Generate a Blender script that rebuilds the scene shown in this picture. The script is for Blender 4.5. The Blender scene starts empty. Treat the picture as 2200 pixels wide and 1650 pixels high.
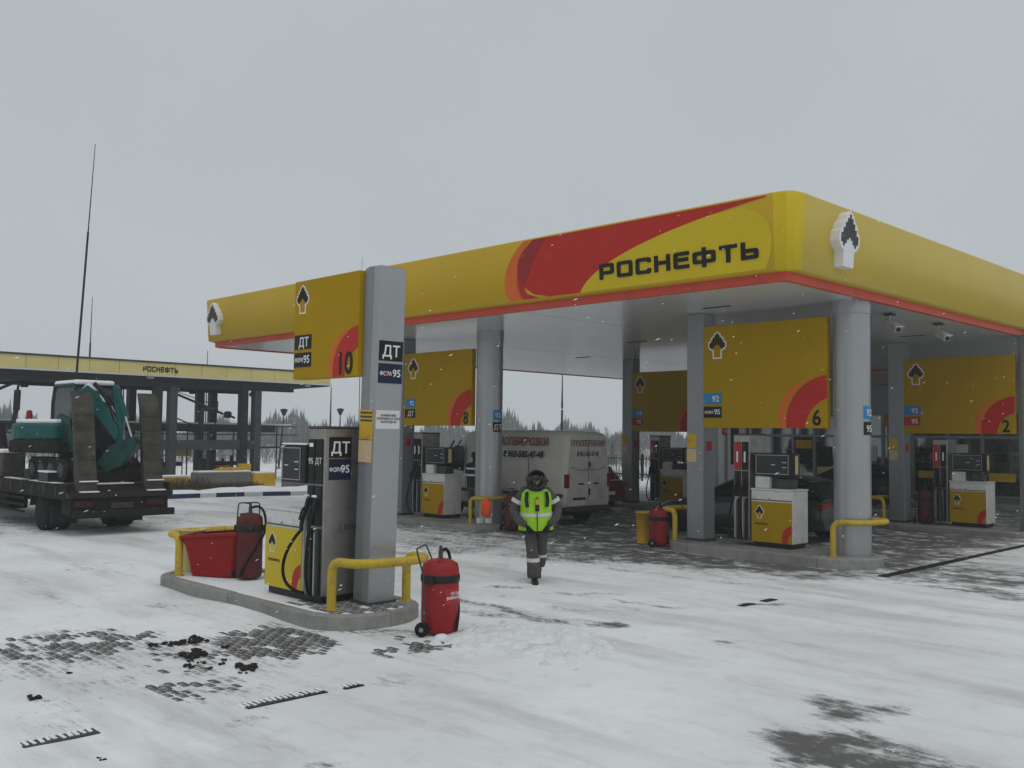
import bpy, bmesh, math, random
import numpy as np
from mathutils import Vector, Matrix, Euler
random.seed(7)
rnd = random.random
def U(a, b): return a + (b - a) * rnd()
R = math.radians
scn = bpy.context.scene
col = scn.collection

# ---------------------------------------------------------------- camera, sky, sun, exposure
CAM_H = 2.35
cam = bpy.data.cameras.new('camera')
cam.sensor_fit = 'HORIZONTAL'; cam.sensor_width = 36
cam.lens = 2066 / 2200 * 36
cam.clip_start = 0.1; cam.clip_end = 5000
camo = bpy.data.objects.new('camera', cam); col.objects.link(camo)
_a, _p, _r = R(135 + .33), R(3.05), R(.662)
fw = Vector((math.cos(_a) * math.cos(_p), math.sin(_a) * math.cos(_p), math.sin(_p)))
rt = fw.cross(Vector((0, 0, 1))).normalized(); up = rt.cross(fw)
rt2 = rt * math.cos(_r) + up * math.sin(_r); up2 = -rt * math.sin(_r) + up * math.cos(_r)
m3 = Matrix((rt2, up2, -fw)).transposed()
camo.matrix_world = Matrix.Translation((0, 0, CAM_H)) @ m3.to_4x4()
scn.camera = camo

SUN_EL, SUN_AZ = R(58), R(-22)          # azimuth measured from +X towards +Y
world = bpy.data.worlds.new('World'); scn.world = world; world.use_nodes = True
wn = world.node_tree.nodes; wl = world.node_tree.links
for n in list(wn): wn.remove(n)
wo = wn.new('ShaderNodeOutputWorld'); wb = wn.new('ShaderNodeBackground'); wl.new(wb.outputs[0], wo.inputs[0])
sky = wn.new('ShaderNodeTexSky'); sky.sky_type = 'NISHITA'; sky.sun_disc = False
sky.sun_elevation = SUN_EL; sky.sun_rotation = R(90) - SUN_AZ; sky.dust_density = 4; sky.air_density = 1
hs = wn.new('ShaderNodeHueSaturation'); hs.inputs['Saturation'].default_value = .35; hs.inputs['Value'].default_value = .6
wl.new(sky.outputs[0], hs.inputs['Color'])
tc = wn.new('ShaderNodeTexCoord'); nz = wn.new('ShaderNodeTexNoise'); nz.inputs['Scale'].default_value = 2.2; nz.inputs['Detail'].default_value = 5
wl.new(tc.outputs['Generated'], nz.inputs['Vector'])
cr = wn.new('ShaderNodeValToRGB')
cr.color_ramp.elements[0].position = .3; cr.color_ramp.elements[0].color = (4.75, 5.22, 5.5, 1)
cr.color_ramp.elements[1].position = .7; cr.color_ramp.elements[1].color = (5.2, 5.55, 5.72, 1)
wl.new(nz.outputs[0], cr.inputs[0])
mx = wn.new('ShaderNodeMix'); mx.data_type = 'RGBA'; mx.inputs[0].default_value = .1
wl.new(cr.outputs[0], mx.inputs[6]); wl.new(hs.outputs[0], mx.inputs[7]); wl.new(mx.outputs[2], wb.inputs[0])
wb.inputs[1].default_value = .1

sl = bpy.data.lights.new('sun', 'SUN'); sl.energy = .65; sl.angle = R(60); sl.color = (1, .96, .9)
so = bpy.data.objects.new('sun', sl); col.objects.link(so)
sd = Vector((math.cos(SUN_EL) * math.cos(SUN_AZ), math.cos(SUN_EL) * math.sin(SUN_AZ), math.sin(SUN_EL)))
so.rotation_euler = sd.to_track_quat('Z', 'Y').to_euler()
vs = scn.view_settings
vs.view_transform = 'Standard'; vs.look = 'None'; vs.exposure = 0; vs.gamma = 1; vs.use_curve_mapping = False
scn.cycles.max_bounces = 8; scn.cycles.volume_bounces = 1

# ---------------------------------------------------------------- materials
MATS = {}
def mat(name, colr, rough=.6, metal=0., var=.12, scale=6., bump=0., bscale=60., dirt=None, spec=.22, coat=0.):
    """Principled paint with noise variation, optional dirt colour blotches and bump."""
    m = bpy.data.materials.new(name); m.use_nodes = True
    nt = m.node_tree; N = nt.nodes; L = nt.links
    b = N['Principled BSDF']
    b.inputs['Roughness'].default_value = rough; b.inputs['Metallic'].default_value = metal
    b.inputs['Specular IOR Level'].default_value = spec
    if coat: b.inputs['Coat Weight'].default_value = coat; b.inputs['Coat Roughness'].default_value = .15
    t = N.new('ShaderNodeTexCoord')
    n = N.new('ShaderNodeTexNoise'); n.inputs['Scale'].default_value = scale; n.inputs['Detail'].default_value = 6
    L.new(t.outputs['Object'], n.inputs['Vector'])
    rp = N.new('ShaderNodeValToRGB')
    c = Vector(colr)
    lo = c * (1 - var); hi = c * (1 + var)
    rp.color_ramp.elements[0].position = .3; rp.color_ramp.elements[0].color = (*lo, 1)
    rp.color_ramp.elements[1].position = .7; rp.color_ramp.elements[1].color = (*[min(x, .95) for x in hi], 1)
    L.new(n.outputs[0], rp.inputs[0])
    out = rp.outputs[0]
    if dirt:
        dc, amt, ds = dirt
        n2 = N.new('ShaderNodeTexNoise'); n2.inputs['Scale'].default_value = ds; n2.inputs['Detail'].default_value = 8; n2.inputs['Roughness'].default_value = .65
        L.new(t.outputs['Object'], n2.inputs['Vector'])
        r2 = N.new('ShaderNodeValToRGB')
        r2.color_ramp.elements[0].position = .62 - .3 * amt; r2.color_ramp.elements[0].color = (0, 0, 0, 1)
        r2.color_ramp.elements[1].position = .85 - .25 * amt; r2.color_ramp.elements[1].color = (1, 1, 1, 1)
        L.new(n2.outputs[0], r2.inputs[0])
        mxx = N.new('ShaderNodeMix'); mxx.data_type = 'RGBA'
        L.new(r2.outputs[0], mxx.inputs[0]); L.new(out, mxx.inputs[6]); mxx.inputs[7].default_value = (*dc, 1)
        out = mxx.outputs[2]
    L.new(out, b.inputs['Base Color'])
    if bump:
        n3 = N.new('ShaderNodeTexNoise'); n3.inputs['Scale'].default_value = bscale; n3.inputs['Detail'].default_value = 5
        L.new(t.outputs['Object'], n3.inputs['Vector'])
        bp = N.new('ShaderNodeBump'); bp.inputs['Strength'].default_value = bump; bp.inputs['Distance'].default_value = .02
        L.new(n3.outputs[0], bp.inputs['Height']); L.new(bp.outputs[0], b.inputs['Normal'])
    MATS[name] = m
    return m

GRIME = (.10, .09, .08)
YEL = mat('yellow_fascia', (.55, .36, .014), .38, var=.035, scale=.5, dirt=((.50, .34, .05), .2, 1.2))
YELR = mat('yellow_fascia_skylit', (.55, .41, .06), .34, var=.035, scale=.5, dirt=((.5, .38, .08), .2, 1.2))  # right side: sky sheen mixed into the yellow as a paler colour
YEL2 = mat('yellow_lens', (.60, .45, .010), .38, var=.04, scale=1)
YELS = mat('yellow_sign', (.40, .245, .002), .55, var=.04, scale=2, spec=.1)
YELP = mat('yellow_rail', (.56, .40, .035), .5, var=.14, scale=9, bump=.15, bscale=30, dirt=((.22, .16, .08), .45, 9.))
YELPALE = mat('yellow_faded', (.66, .57, .24), .6, var=.06, scale=1.)
YELPL = mat('yellow_plastic', (.62, .38, .03), .5, var=.1, scale=4, dirt=(GRIME, .2, 6.))
RED = mat('red_film', (.46, .022, .014), .4, var=.05, scale=2)
REDTRIM = mat('red_trim', (.60, .085, .05), .42, var=.07, scale=1.2, dirt=((.38, .08, .06), .3, 2.))
ORANGE = mat('orange_film', (.66, .13, .02), .4, var=.05)
DKRED = mat('dark_red_film', (.30, .02, .02), .4, var=.05)
BLACK = mat('black_lettering', (.012, .010, .010), .45, var=.1)
WHITE = mat('white_enamel', (.66, .65, .63), .45, var=.05, scale=3, dirt=((.40, .39, .36), .3, 4.))
WHITEL = mat('white_lettering', (.75, .75, .75), .5, var=.03)
NAVY = mat('navy_label', (.012, .018, .045), .45, var=.1)
BLUE = mat('blue_label', (.03, .22, .48), .45, var=.05)
REDLAB = mat('red_label', (.42, .03, .03), .45, var=.05)
GREYPANEL = mat('grey_cladding', (.26, .27, .28), .38, metal=.4, var=.05, scale=2, dirt=((.22, .22, .22), .2, 2.))
GREYL = mat('light_grey_cladding', (.36, .37, .38), .32, metal=.55, var=.04, scale=2)
STEEL = mat('stainless_steel', (.33, .32, .30), .36, metal=.85, var=.12, scale=3, dirt=((.16, .15, .14), .4, 3.))
CEIL = mat('ceiling_panel', (.60, .61, .61), .22, metal=.15, var=.04, scale=.5, bump=.06, bscale=2.2)
SEAM = mat('dark_seam', (.05, .05, .05), .7)
CONC = mat('kerb_concrete', (.30, .30, .28), .85, var=.16, scale=5, bump=.35, bscale=40, dirt=((.13, .12, .11), .45, 2.5))
CONC2 = mat('block_concrete', (.19, .19, .19), .9, var=.15, scale=3, bump=.3, bscale=25, dirt=((.15, .13, .11), .4, 1.5))
PAVER = mat('paver_brick', (.085, .080, .077), .75, var=.25, scale=22, bump=.3, bscale=120, dirt=((.55, .56, .58), .42, 9.))
PAVER2 = mat('paver_brick_pale', (.125, .118, .113), .75, var=.25, scale=22, bump=.3, bscale=120, dirt=((.55, .56, .58), .5, 8.))
RUBBER = mat('rubber', (.010, .010, .010), .8, var=.2)
BLKP = mat('black_plastic', (.016, .017, .018), .4, var=.15)
DKGREY = mat('dark_grey_paint', (.06, .06, .065), .5, var=.15)
SCREEN = mat('display_glass', (.012, .016, .018), .12, var=.1, coat=.3)
REDEXT = mat('red_extinguisher', (.30, .018, .020), .45, var=.1, scale=6, dirt=((.20, .03, .03), .35, 6.))
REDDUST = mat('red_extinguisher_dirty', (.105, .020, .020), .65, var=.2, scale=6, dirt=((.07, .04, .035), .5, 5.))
REDTUB = mat('red_tub_plastic', (.27, .006, .006), .38, var=.12, scale=3, dirt=((.20, .02, .02), .3, 4.))
RIGBLUE = mat('steel_beam_grey', (.055, .064, .074), .55, var=.15, scale=2)
RIGDK = mat('steel_beam_dark', (.022, .025, .030), .6, var=.15, scale=2)
GRIMEM = mat('truck_grime', (.014, .013, .012), .85, var=.3, scale=4, bump=.2, dirt=((.038, .034, .029), .4, 3.))
RAMP = mat('ramp_steel', (.068, .063, .054), .75, var=.3, scale=3, bump=.2, bscale=30, dirt=((.035, .03, .026), .5, 2.5))
TEAL = mat('teal_paint', (.004, .095, .088), .35, var=.15, scale=3, dirt=((.015, .045, .042), .4, 3.))
TEALD = mat('teal_paint_dirty', (.008, .055, .050), .5, var=.2, scale=3, dirt=((.012, .018, .018), .5, 4.))
CABGREY = mat('cab_glass_dusty', (.045, .055, .055), .15, var=.2, scale=2)
CHROME = mat('chrome_rod', (.6, .6, .6), .15, metal=1)
TAIL = mat('tail_lamp', (.20, .012, .01), .3, var=.1)
TAILD = mat('tail_lamp_dirty', (.045, .010, .009), .6, var=.3, scale=9)
VANRED = mat('van_red_lettering', (.26, .05, .04), .5, var=.1)
VANW = mat('van_white_dirty', (.64, .625, .58), .45, var=.05, scale=1.5, dirt=((.40, .385, .35), .35, 1.2), coat=.2)
CARD = mat('car_dark_metallic', (.035, .038, .04), .25, metal=.4, var=.08, coat=.6)
CARR = mat('car_dark_red', (.13, .012, .014), .28, metal=.2, var=.1, coat=.5)
CARGLASS = mat('car_glass', (.012, .016, .016), .08, var=.1)
SNOW = mat('snow', (.85, .87, .89), .75, var=.04, scale=5, bump=.6, bscale=24, spec=.2)
LIME = mat('lime_vest', (.33, .64, .025), .65, var=.06, scale=8, bump=.25, bscale=25)
REFL = mat('reflective_band', (.58, .60, .60), .4, var=.06)
WORK = mat('workwear_grey', (.075, .072, .068), .85, var=.18, scale=12, bump=.35, bscale=35)
WORKD = mat('workwear_dark', (.022, .024, .027), .85, var=.18, scale=12, bump=.3, bscale=35)
SKIN = mat('skin', (.33, .19, .14), .55, var=.08)
FUR = mat('fur_trim', (.055, .053, .052), .95, var=.35, scale=40, bump=.8, bscale=120)
HOOD = mat('hood_cloth', (.062, .059, .057), .95, var=.3, scale=25, bump=.8, bscale=60)
HEAPS = mat('heap_snow', (.74, .76, .775), .8, var=.08, scale=4, bump=.7, bscale=24, spec=.2, dirt=((.50, .49, .47), .25, 3.))
GLOVE = mat('black_glove', (.012, .012, .013), .8, var=.2)
ORNGE = mat('orange_hi_vis', (.85, .10, .015), .6, var=.05)
TRUNK = mat('tree_trunk', (.17, .16, .15), .9, var=.2)
TWIG = mat('birch_twigs', (.19, .185, .182), .9, var=.3, scale=.8)  # grey raised so the colour carries part of the haze
NEEDLE = mat('spruce_needles', (.135, .142, .142), .9, var=.3, scale=.9, dirt=((.25, .26, .28), .12, 1.2))  # needles lightened too, some haze put into the colour
DRYGRASS = mat('dry_grass', (.075, .062, .045), .95, var=.3, scale=2)
CLOD = mat('frozen_dirt', (.030, .024, .020), .95, var=.35, scale=20, bump=.8, bscale=60)
KERBB = mat('kerb_blue_paint', (.025, .035, .10), .6, var=.15)
PAPER = mat('notice_paper', (.66, .64, .64), .6, var=.03)
PAPERP = mat('notice_peach', (.62, .45, .28), .6, var=.12, scale=30)
STOREW = mat('store_wall_panel', (.30, .31, .32), .5, var=.05)
STOREWH = mat('store_white_panel', (.60, .61, .62), .5, var=.04)
FRAMEM = mat('window_frame_grey', (.28, .29, .30), .45, metal=.3, var=.05)
INT = mat('store_interior', (.13, .12, .11), .8, var=.2)
FLESHG = {}
GOODS = [mat('goods_%s' % n, c, .5, var=.3, scale=9) for n, c in (('amber', (.30, .17, .05)), ('cream', (.35, .32, .26)), ('teal', (.05, .15, .15)), ('rust', (.25, .05, .03)), ('slate', (.08, .09, .11)))]

def glass_mat():
    m = bpy.data.materials.new('window_glass'); m.use_nodes = True
    N = m.node_tree.nodes; L = m.node_tree.links
    for n in list(N): N.remove(n)
    o = N.new('ShaderNodeOutputMaterial'); g = N.new('ShaderNodeBsdfGlossy'); t = N.new('ShaderNodeBsdfTransparent'); x = N.new('ShaderNodeMixShader')
    nn = N.new('ShaderNodeTexNoise'); nn.inputs['Scale'].default_value = 1.2
    rr = N.new('ShaderNodeMapRange'); rr.inputs[3].default_value = .12; rr.inputs[4].default_value = .2
    L.new(nn.outputs[0], rr.inputs[0]); L.new(rr.outputs[0], x.inputs[0])
    g.inputs['Roughness'].default_value = .04; t.inputs['Color'].default_value = (.72, .78, .76, 1)
    L.new(t.outputs[0], x.inputs[1]); L.new(g.outputs[0], x.inputs[2]); L.new(x.outputs[0], o.inputs[0])
    return m
GLASS = glass_mat()

# ---------------------------------------------------------------- mesh helpers
ORG = {}                                             # world-space origin of each parent
class MB:
    def __init__(s): s.v = []; s.f = []; s.m = []; s.mi = 0; s.sm = []; s.smooth = False
    def add(s, vs, fs):
        o = len(s.v); s.v += [tuple(v) for v in vs]
        for f in fs: s.f.append([i + o for i in f]); s.m.append(s.mi); s.sm.append(s.smooth)
        return s
    def mat(s, i): s.mi = i; return s
    def box(s, x0, x1, y0, y1, z0, z1, M=None):
        vs = [Vector((x, y, z)) for z in (z0, z1) for y in (y0, y1) for x in (x0, x1)]
        if M: vs = [M @ v for v in vs]
        return s.add(vs, [(0, 2, 3, 1), (4, 5, 7, 6), (0, 1, 5, 4), (2, 6, 7, 3), (0, 4, 6, 2), (1, 3, 7, 5)])
    def cb(s, c, d, M=None):
        x, y, z = c; a, b, e = d
        return s.box(x - a / 2, x + a / 2, y - b / 2, y + b / 2, z - e / 2, z + e / 2, M)
    def frustum(s, c, d0, d1, h, rz=0, n=1):
        """rectangular tapered box, base centre c, bottom (dx,dy)=d0, top d1"""
        M = Matrix.Translation(c) @ Matrix.Rotation(rz, 4, 'Z')
        vs = [M @ Vector((sx * d[0] / 2, sy * d[1] / 2, z)) for d, z in ((d0, 0), (d1, h)) for sx, sy in ((-1, -1), (1, -1), (1, 1), (-1, 1))]
        return s.add(vs, [(3, 2, 1, 0), (4, 5, 6, 7), (0, 1, 5, 4), (1, 2, 6, 5), (2, 3, 7, 6), (3, 0, 4, 7)])
    def tube(s, pts, r, n=8, caps=True, rs=None):
        pts = [Vector(p) for p in pts]
        k = len(pts); rings = []
        nrm = None
        for i, p in enumerate(pts):
            d = (pts[min(i + 1, k - 1)] - pts[max(i - 1, 0)])
            if d.length < 1e-9: d = Vector((0, 0, 1))
            d.normalize()
            if nrm is None:
                a = Vector((0, 0, 1)) if abs(d.z) < .9 else Vector((1, 0, 0))
                nrm = d.cross(a).normalized()
            else:
                nrm = (nrm - d * nrm.dot(d))
                nrm = nrm.normalized() if nrm.length > 1e-6 else d.orthogonal().normalized()
            b = d.cross(nrm)
            rr = rs[i] if rs else r
            rings.append([p + (nrm * math.cos(2 * math.pi * j / n) + b * math.sin(2 * math.pi * j / n)) * rr for j in range(n)])
        vs = [q for rg in rings for q in rg]
        fs = [(i * n + j, i * n + (j + 1) % n, (i + 1) * n + (j + 1) % n, (i + 1) * n + j) for i in range(k - 1) for j in range(n)]
        sm = s.smooth; s.smooth = n > 5; s.add(vs, fs); s.smooth = False
        if caps: s.add(rings[0], [tuple(range(n))[::-1]]); s.add(rings[-1], [tuple(range(n))])
        s.smooth = sm
        return s
    def cyl(s, p0, p1, r, n=16, r1=None, caps=True): return s.tube([p0, p1], r, n, caps, [r, r if r1 is None else r1])
    def lathe(s, c, prof, n=20, ax='Z'):
        vs = []
        for (r, z) in prof:
            for j in range(n):
                a = 2 * math.pi * j / n
                p = (r * math.cos(a), r * math.sin(a), z)
                if ax == 'Y': p = (p[0], p[2], p[1])
                if ax == 'X': p = (p[2], p[0], p[1])
                vs.append((c[0] + p[0], c[1] + p[1], c[2] + p[2]))
        k = len(prof)
        fs = [(i * n + j, i * n + (j + 1) % n, (i + 1) * n + (j + 1) % n, (i + 1) * n + j) for i in range(k - 1) for j in range(n)]
        sm = s.smooth; s.smooth = True; s.add(vs, fs); s.smooth = False
        s.add(vs[:n], [tuple(range(n))[::-1]]); s.add(vs[-n:], [tuple(range(n))]); s.smooth = sm
        return s
    def prism(s, poly, fn, d0, d1):
        """outline (u,v) extruded from depth d0 to d1; fn(u,v,d)->xyz"""
        n = len(poly)
        vs = [fn(u, v, d) for d in (d0, d1) for (u, v) in poly]
        return s.add(vs, [tuple(range(n))[::-1], tuple(range(n, 2 * n))] + [(i, (i + 1) % n, n + (i + 1) % n, n + i) for i in range(n)])
    def loft(s, rings, cap=True):
        n = len(rings[0]); vs = [p for r in rings for p in r]
        s.add(vs, [(i * n + j, i * n + (j + 1) % n, (i + 1) * n + (j + 1) % n, (i + 1) * n + j) for i in range(len(rings) - 1) for j in range(n)])
        if cap: s.add(rings[0], [tuple(range(n))[::-1]]); s.add(rings[-1], [tuple(range(n))])
        return s
    def lump(s, c, r, seed=0, sub=1, sq=(1, 1, 1), amp=.3):
        bm = bmesh.new(); bmesh.ops.create_icosphere(bm, subdivisions=sub, radius=1)
        rg = random.Random(seed)
        vs = [(c[0] + v.co.x * r * sq[0] * (1 + amp * (rg.random() - .5) * 2), c[1] + v.co.y * r * sq[1] * (1 + amp * (rg.random() - .5) * 2), c[2] + v.co.z * r * sq[2] * (1 + amp * (rg.random() - .5) * 2)) for v in bm.verts]
        fs = [[v.index for v in f.verts] for f in bm.faces]; bm.free()
        return s.add(vs, fs)
    def build(s, name, mats, parent=None, bevel=0, fixn=True, org=None):
        if not isinstance(mats, (list, tuple)): mats = [mats]
        o0 = Vector(ORG.get(parent, (0, 0, 0))) if parent else Vector(org or (0, 0, 0))
        me = bpy.data.meshes.new(name)
        me.from_pydata([(v[0] - o0.x, v[1] - o0.y, v[2] - o0.z) for v in s.v], [], s.f)
        for m in mats: me.materials.append(m)
        me.polygons.foreach_set('material_index', s.m); me.polygons.foreach_set('use_smooth', s.sm)
        if fixn:
            bm = bmesh.new(); bm.from_mesh(me); bmesh.ops.recalc_face_normals(bm, faces=bm.faces); bm.to_mesh(me); bm.free()
        ob = bpy.data.objects.new(name, me); col.objects.link(ob)
        if parent: ob.parent = parent
        else: ob.location = o0
        ORG[ob] = o0
        if bevel:
            b = ob.modifiers.new('bevel', 'BEVEL'); b.width = bevel; b.segments = 2; b.limit_method = 'ANGLE'; b.angle_limit = R(40)
        return ob

def tag(o, label=None, cat=None, group=None, kind=None):
    if label: o['label'] = label
    if cat: o['category'] = cat
    if group: o['group'] = group
    if kind: o['kind'] = kind
    return o
def thing(name, label, cat, loc, group=None):
    o = bpy.data.objects.new(name, None); o.empty_display_size = .2; col.objects.link(o)
    o.location = loc; ORG[o] = Vector(loc)
    return tag(o, label, cat, group)
def dup(o, parent=None, loc=None, rz=None, label=None, group=None, scale=None):
    c = o.copy(); col.objects.link(c)
    if parent: c.parent = parent
    if loc: c.location = loc; ORG[c] = Vector(loc)
    if rz is not None: c.rotation_euler = (0, 0, rz)
    if scale: c.scale = scale
    if label: c['label'] = label
    if group: c['group'] = group
    for ch in list(o.children): dup(ch, c)
    return c
def smoothpath(pts, rad=.12, n=5):
    """polyline with rounded corners"""
    P = [Vector(p) for p in pts]; out = [P[0]]
    for i in range(1, len(P) - 1):
        a, b, c = P[i - 1], P[i], P[i + 1]
        d0 = min(rad, (a - b).length * .49); d1 = min(rad, (c - b).length * .49)
        p0 = b + (a - b).normalized() * d0; p1 = b + (c - b).normalized() * d1
        for k in range(n + 1):
            t = k / n; out.append((1 - t) ** 2 * p0 + 2 * t * (1 - t) * b + t * t * p1)
    out.append(P[-1]); return out
def bez(p0, p1, p2, p3, n=10):
    o = []
    for k in range(n + 1):
        t = k / n; s = 1 - t
        o.append(tuple(s ** 3 * a + 3 * s * s * t * b + 3 * s * t * t * c + t ** 3 * d for a, b, c, d in zip(p0, p1, p2, p3)))
    return o
def curve_to_mesh(cu, name, m, parent, world_M):
    ob = bpy.data.objects.new('tmp', cu); col.objects.link(ob)
    bpy.context.view_layer.update()
    dg = bpy.context.evaluated_depsgraph_get()
    me = bpy.data.meshes.new_from_object(ob.evaluated_get(dg)); bpy.data.objects.remove(ob); bpy.data.curves.remove(cu)
    me.name = name
    me.transform(Matrix.Translation(-Vector(ORG.get(parent, (0, 0, 0)))) @ world_M)
    me.materials.clear(); me.materials.append(m)
    o = bpy.data.objects.new(name, me); col.objects.link(o); o.parent = parent; ORG[o] = ORG.get(parent, Vector())
    return o
FACE_NEG_Y = Matrix.Rotation(R(90), 4, 'X')
FACE_POS_X = Matrix.Rotation(R(90), 4, 'Z') @ Matrix.Rotation(R(90), 4, 'X')
def text(body, loc, h, M, m, parent, name='lettering', align='CENTER', sx=1., bold=.0, shear=0., ext=.002):
    cu = bpy.data.curves.new('t', 'FONT'); cu.body = body; cu.size = h / .72; cu.align_x = align; cu.align_y = 'BOTTOM_BASELINE' if False else 'TOP_BASELINE'
    cu.extrude = ext; cu.offset = bold; cu.shear = shear; cu.resolution_u = 3
    return curve_to_mesh(cu, name, m, parent, Matrix.Translation(loc) @ M @ Matrix.Translation((0, -h, 0)) @ Matrix.Diagonal((sx, 1, 1, 1)))

# squared display letters as outlines with holes; unit cap height
T_ = .225
def _letters():
    t = T_; w = .98; c = w / 2
    L = {}
    L['Р'] = (w, [[(0, 0, 0), (0, 1, 0), (w, 1, 1), (w, .3, 1), (t, .3, 0), (t, 0, 0)], [(t, 1 - t, 0), (t, .3 + t, 0), (w - t, .3 + t, .4), (w - t, 1 - t, .4)]])
    L['О'] = (w * 1.05, [[(0, 0, 1), (0, 1, 1), (w * 1.05, 1, 1), (w * 1.05, 0, 1)], [(t, t, .4), (w * 1.05 - t, t, .4), (w * 1.05 - t, 1 - t, .4), (t, 1 - t, .4)]])
    L['С'] = (w, [[(0, 0, 1), (0, 1, 1), (w, 1, 1), (w, .68, 0), (w - t, .68, 0), (w - t, 1 - t, .4), (t, 1 - t, .4), (t, t, .4), (w - t, t, .4), (w - t, .32, 0), (w, .32, 0), (w, 0, 1)]])
    L['Н'] = (w, [[(0, 0, 0), (0, 1, 0), (t, 1, 0), (t, .42 + t, 0), (w - t, .42 + t, 0), (w - t, 1, 0), (w, 1, 0), (w, 0, 0), (w - t, 0, 0), (w - t, .42, 0), (t, .42, 0), (t, 0, 0)]])
    L['Е'] = (w * .95, [[(0, 0, 1), (0, 1, 1), (w * .95, 1, 0), (w * .95, 1 - t, 0), (t, 1 - t, .4), (t, .42 + t, 0), (w * .9, .42 + t, 0), (w * .9, .42, 0), (t, .42, 0), (t, t, .4), (w * .95, t, 0), (w * .95, 0, 0)]])
    W = w * 1.35; C = W / 2
    L['Ф'] = (W, [[(C - t / 2, -.08, 0), (C - t / 2, .14, 0), (0, .14, 1), (0, .86, 1), (C - t / 2, .86, 0), (C - t / 2, 1.08, 0), (C + t / 2, 1.08, 0), (C + t / 2, .86, 0), (W, .86, 1), (W, .14, 1), (C + t / 2, .14, 0), (C + t / 2, -.08, 0)],
                  [(t, .14 + t, .4), (C - t / 2, .14 + t, 0), (C - t / 2, .86 - t, 0), (t, .86 - t, .4)], [(C + t / 2, .14 + t, 0), (W - t, .14 + t, .4), (W - t, .86 - t, .4), (C + t / 2, .86 - t, 0)]])
    L['Т'] = (w, [[(c - t / 2, 0, 0), (c - t / 2, 1 - t, 0), (0, 1 - t, 0), (0, 1, 0), (w, 1, 0), (w, 1 - t, 0), (c + t / 2, 1 - t, 0), (c + t / 2, 0, 0)]])
    L['Ь'] = (w * .95, [[(0, 0, 0), (0, 1, 0), (t, 1, 0), (t, .6, 0), (w * .95, .6, 1), (w * .95, 0, 1)], [(t, t, 0), (w * .95 - t, t, .4), (w * .95 - t, .6 - t, .4), (t, .6 - t, 0)]])
    return L
LET = _letters()
def wide_text(body, loc, width, h, M, m, parent, ext=.01, name='lettering', split=False):
    gap = .22
    tot = sum(LET[ch][0] for ch in body) + gap * (len(body) - 1)
    sx = width / tot; x = 0; outs = []
    def spl(cu, pts, ox):
        P = []
        k = len(pts)
        for i, (px, py, r) in enumerate(pts):
            if r:
                a = Vector(pts[i - 1][:2]); b = Vector((px, py)); c2 = Vector(pts[(i + 1) % k][:2]); rr = .17 * r
                p0 = b + (a - b).normalized() * rr; p1 = b + (c2 - b).normalized() * rr
                for q in range(4):
                    t = q / 3; P.append((1 - t) ** 2 * p0 + 2 * t * (1 - t) * b + t * t * p1)
            else: P.append(Vector((px, py)))
        sp = cu.splines.new('POLY'); sp.points.add(len(P) - 1); sp.use_cyclic_u = True
        for q, p in zip(sp.points, P): q.co = ((ox + p.x) * sx, p.y * h, 0, 1)
    def newc():
        cu = bpy.data.curves.new('w', 'CURVE'); cu.dimensions = '2D'; cu.fill_mode = 'BOTH'; cu.extrude = ext; return cu
    cu = newc()
    for ch in body:
        w, paths = LET[ch]
        for p in paths: spl(cu, p, x)
        x += w + gap
        if split: outs.append(curve_to_mesh(cu, name, m, parent, Matrix.Translation(loc) @ M)); cu = newc()
    if not split: outs.append(curve_to_mesh(cu, name, m, parent, Matrix.Translation(loc) @ M))
    return outs

EMB_OUT = [(0, 1.0), (.13, .92), (.16, .84), (.27, .76), (.30, .66), (.38, .60), (.39, .44), (.31, .34), (.20, .28), (.19, 0), (-.19, 0), (-.20, .28), (-.31, .34), (-.39, .44), (-.38, .60), (-.30, .66), (-.27, .76), (-.16, .84), (-.13, .92)]
EMB_IN = [(0, .95), (.08, .89), (.11, .80), (.22, .72), (.25, .62), (.33, .57), (.34, .45), (.27, .38), (.14, .32), (.13, .05), (-.13, .05), (-.14, .32), (-.27, .38), (-.34, .45), (-.33, .57), (-.25, .62), (-.22, .72), (-.11, .80), (-.08, .89)]
def bars_polys():
    o = []
    for k in range(-4, 5):
        x = k * .072; ax = abs(k)
        top = (.93, .86, .78, .68, .58)[ax]; bot = (.52, .48, .41, .36, .42)[ax]
        o.append([(x - .029, bot), (x + .029, bot), (x + .029, top), (x - .029, top)])
    return o
def emblem(parent, fn, s, thick=.0, fill=None, white=WHITEL, bars=BLACK, name='emblem'):
    """fn(u,v,d): local units metres, d outward. white outline, inset fill, nine dark bars"""
    sc = lambda P: [(u * s, v * s) for u, v in P]
    e = MB().prism(sc(EMB_OUT), fn, .0005, .004 + thick).build(name, white, parent)
    if fill: MB().prism(sc(EMB_IN), fn, .001 + thick, .007 + thick).build('emblem_field', fill, e)
    b = MB()
    for p in bars_polys(): b.prism(sc(p), fn, .002 + thick, .011 + thick)
    b.build('emblem_bars', bars, e)
    return e

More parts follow.
